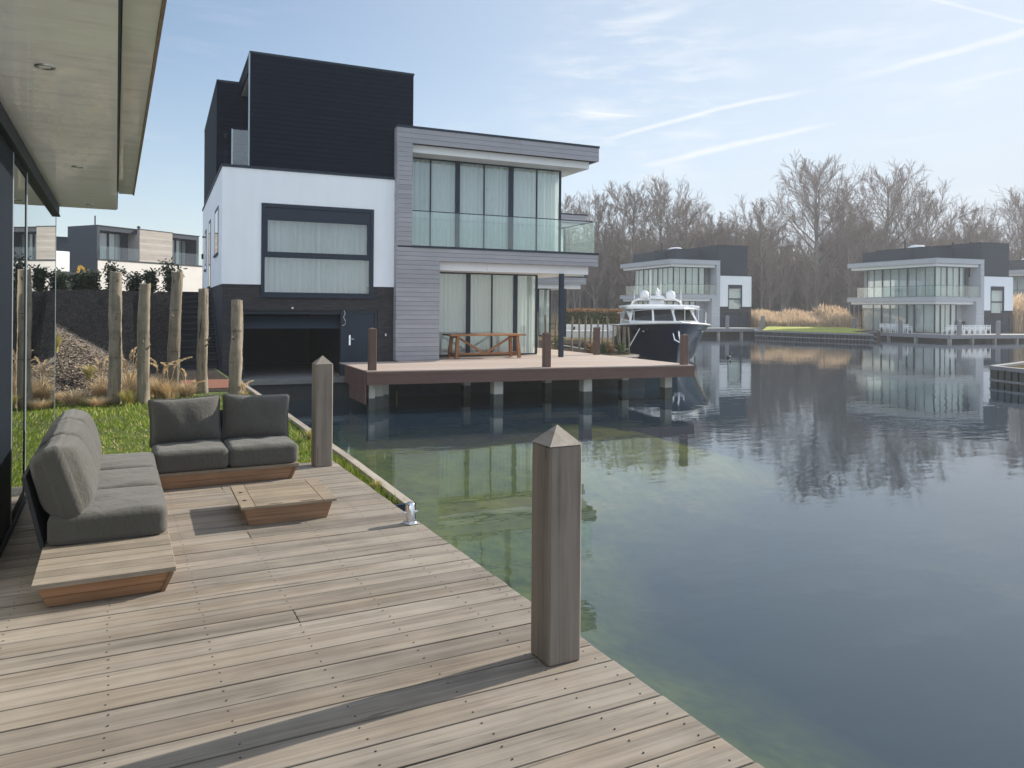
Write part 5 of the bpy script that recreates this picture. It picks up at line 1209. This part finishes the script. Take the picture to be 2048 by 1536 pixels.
# ================================================================== BARE TREES
def tree_meshes(seed, h, spread, r0, nl, slim=False):
    rr = random.Random(seed); T = MB(); C = MB()
    def stick(mb, pts, rs, n): mb.tube(pts, rs, n, False, rr.random(), 0, False)
    K = 10; tp = [Vector((0, 0, 0))]; dx, dy = rr.uniform(-.02, .02), rr.uniform(-.02, .02)
    for k in range(1, K+1): tp.append(Vector((tp[-1].x+dx*h/K+rr.uniform(-.05, .05), tp[-1].y+dy*h/K+rr.uniform(-.05, .05), h*.97*k/K)))
    rad = [r0*(1-.93*(k/K)**.8)+.015 for k in range(K+1)]; rad[0] *= 1.35
    stick(T, tp, rad, 7)
    def at(f):
        q = f*K; i = min(K-1, int(q)); return tp[i].lerp(tp[i+1], q-i), rad[i]
    def twigs(p0, d, L, n, depth):
        for _ in range(n):
            a = rr.uniform(0, 6.28); sd_ = d.cross(Vector((cos(a), sin(a), .2))).normalized()
            dd = (d*rr.uniform(.7, 1.1)+sd_*rr.uniform(.35, .8)+Vector((0, 0, .06))).normalized(); l = L*rr.uniform(.5, 1.1)
            m_ = p0+dd*l*.5; e = m_+(dd+Vector((0, 0, .10))+Vector((rr.uniform(-.2, .2), rr.uniform(-.2, .2), 0)))*l*.5
            w = (.014, .021, .03)[depth]
            stick(C, [p0, m_, e], [w, w*.75, .008], 3)
            if depth:
                for f in (.4, .7, 1.): twigs(p0.lerp(e, f), dd, l*.52, 2, depth-1)
    for k in range(nl):
        f = .28+.70*(k+.5)/nl if not slim else .2+.78*(k+.5)/nl
        p, rt = at(f); a = k*2.4+rr.uniform(-.5, .5); up = rr.uniform(.4, .95)+f*.75 if not slim else rr.uniform(.9, 1.5)+f*.6
        L = spread*(1.0-.55*abs(f-.5)/.5)*(1.15 if f < .8 else .8)*rr.uniform(.75, 1.1)
        d = Vector((cos(a), sin(a), up)).normalized(); rl = min(rt*.6, .10+.02*L/2)
        pts = [p]; 
        for q in range(4): d = (d+Vector((rr.uniform(-.16, .16), rr.uniform(-.16, .16), .07))).normalized(); pts.append(pts[-1]+d*L/4)
        stick(T, pts, [rl, rl*.78, rl*.55, rl*.35, .02], 5)
        for q in range(1, 5):
            dd = (pts[q]-pts[q-1]).normalized(); twigs(pts[q], dd, L*.36, 3 if q < 4 else 4, 1 if slim else 2)
            twigs(pts[q].lerp(pts[q-1], .5), dd, L*.3, 2, 1 if q > 1 else 0)
    return T, C
protos = []
for i, (h, s, r0, nl, slim) in enumerate([(20, 7.6, .42, 26, 0), (17.5, 6.4, .34, 22, 0), (16.5, 5.0, .24, 19, 0), (15, 3.2, .17, 16, 1), (16, 2.6, .14, 18, 1), (13, 2.6, .12, 14, 1), (9, 2.4, .07, 12, 1)]):
    T, C = tree_meshes(100+i, h, s, r0, nl, slim); t = thing('bare_tree', None, 'tree', (0, 0, 0))
    T.build('trunk', M['bark'], t); C.build('crown', M['twig'], t); protos.append(t)
G = 'bare winter trees of the wood beyond the lake'
kinds = ['broad bare tree standing among the wood beyond the lake houses', 'round headed bare tree standing among the wood beyond the lake houses', 'upright bare tree standing among the wood beyond the lake houses', 'slim bare tree in the dense wood beyond the lake houses', 'narrow straight bare tree in the dense wood beyond the lake houses', 'small thin bare tree in the dense wood beyond the lake houses', 'bushy bare sapling at the foot of the wood beyond the lake']
used_p = set()
def plant(k, x, y, s, lab=None, grp=True):
    t = protos[k] if k not in used_p else copy_tree(protos[k]); used_p.add(k)
    t.location = (x, y, -.35); t.rotation_euler = (0, 0, ru(0, 6.28)); s *= 1.07; t.scale = (s*ru(.95, 1.08), s*ru(.95, 1.08), s); tag(t, lab or kinds[k], 'tree', G)
    return t
P0, P1 = Vector((56.5, 97)), Vector((121, 63.5)); nrm = Vector((.46, .888))
def row(f, back): p = P0.lerp(P1, f)+nrm*back; return p.x, p.y
# tall trees that stand above the wood: (fraction along the edge, kind, scale, label)
for f, k, s, lab in [(.545, 0, 1.06, 'tallest bare tree, above the gap between the two lake houses'), (.685, 0, .99, 'second tallest bare tree, left above the house with white chairs'), (.765, 1, .97, 'rounded bare tree above the middle of the house with white chairs'),
                     (.855, 1, .86, 'bare tree above the dark roof box of the house with white chairs'), (.43, 1, .90, 'bare tree left of the tallest tree'), (.335, 1, .80, 'rounded low bare tree above the dark roof box behind the yacht'), (.225, 1, 1.04, 'forked bare tree above the house behind the yacht'), (.165, 2, 1.1, 'upright bare tree left above the yacht'), (.095, 1, .93, 'bare tree near the corner of the clad house balcony'), (.025, 2, 1.0, 'bare tree just right of the grey roof edge of the clad house'), (.965, 0, .86, 'bare tree at the right edge of the view'), (.60, 1, 1.0, 'bare tree just right of the tallest tree'), (.28, 2, .98, 'narrow bare tree above the skylight of the house behind the yacht')]:
    x, y = row(f, 2); plant(k, x, y, s, lab)
for i in range(34): x, y = row(i/33+ru(-.012, .012), ru(4, 12)); plant(random.choice((1, 2, 2, 3)), x, y, ru(.68, .86))
for i in range(110): x, y = row(-.04+1.1*(i+.5)/110+ru(-.004, .004), ru(-2, 9)); plant(random.choice((3, 4, 5, 5)), x, y, ru(.62, .92))
for i in range(70): x, y = row(-.04+1.1*(i+.5)/70+ru(-.006, .006), ru(-3.5, 3)); plant(6, x, y, ru(.6, 1.25))
# background mass of the wood
m = MB()
for _ in range(12500):
    f = ru(-.10, 1.12); x, y = row(f, ru(10, 60)); h = ru(8, 15)*(.85+.2*sin(f*31)+.1*sin(f*77)); r_ = ru(.03, .11); ax, ay = ru(-.8, .8), ru(-.8, .8); tn = rnd()
    m.tube([(x, y, -.4), (x+ax*.4, y+ay*.4, h*.5), (x+ax, y+ay, h)], [r_, r_*.75, .02], 3, False, tn, 0, False)
    for q in range(4):
        z = h*ru(.3, .95); a = ru(0, 6.28); l = ru(.8, 2.2); m.tube([(x+ax*.6, y+ay*.6, z), (x+l*cos(a)*.7, y+l*sin(a)*.7, z+l*1.1)], [.03, .012], 3, False, tn, 0, False)
o = m.build('woodland', M['twig']); tag(o, 'dense brown grey winter wood filling the gaps behind the nearer trees', 'wood', kind='stuff')
m = MB()
for _ in range(16000):
    f = ru(-.06, 1.08); x, y = row(f, ru(-5, 16)); h = ru(.5, 2.6); tn = rnd(); a = ru(0, 6.28); u = Vector((cos(a), sin(a), 0))*.03; p = Vector((x, y, -.4)); m.add([p-u, p+u, p+Vector((ru(-.6, .6), ru(-.6, .6), h))], [(0, 1, 2)], tn*.5)
o = m.build('undergrowth', M['reed']); tag(o, 'dry tangled undergrowth at the foot of the wood', 'undergrowth', kind='stuff')


# ================================================================== AIR
hz = NT('hazy_air'); pv = hz.n('ShaderNodeVolumePrincipled'); pv.inputs['Color'].default_value = (.92, .95, 1., 1); pv.inputs['Density'].default_value = .0009; pv.inputs['Anisotropy'].default_value = .25
hz.t.links.new(pv.outputs[0], hz.out.inputs['Volume'])
o = MB().box(-160, -160, -6, 410, 410, 25).build('haze', hz.m); tag(o, 'pale hazy winter air over the lake', 'haze', kind='stuff')
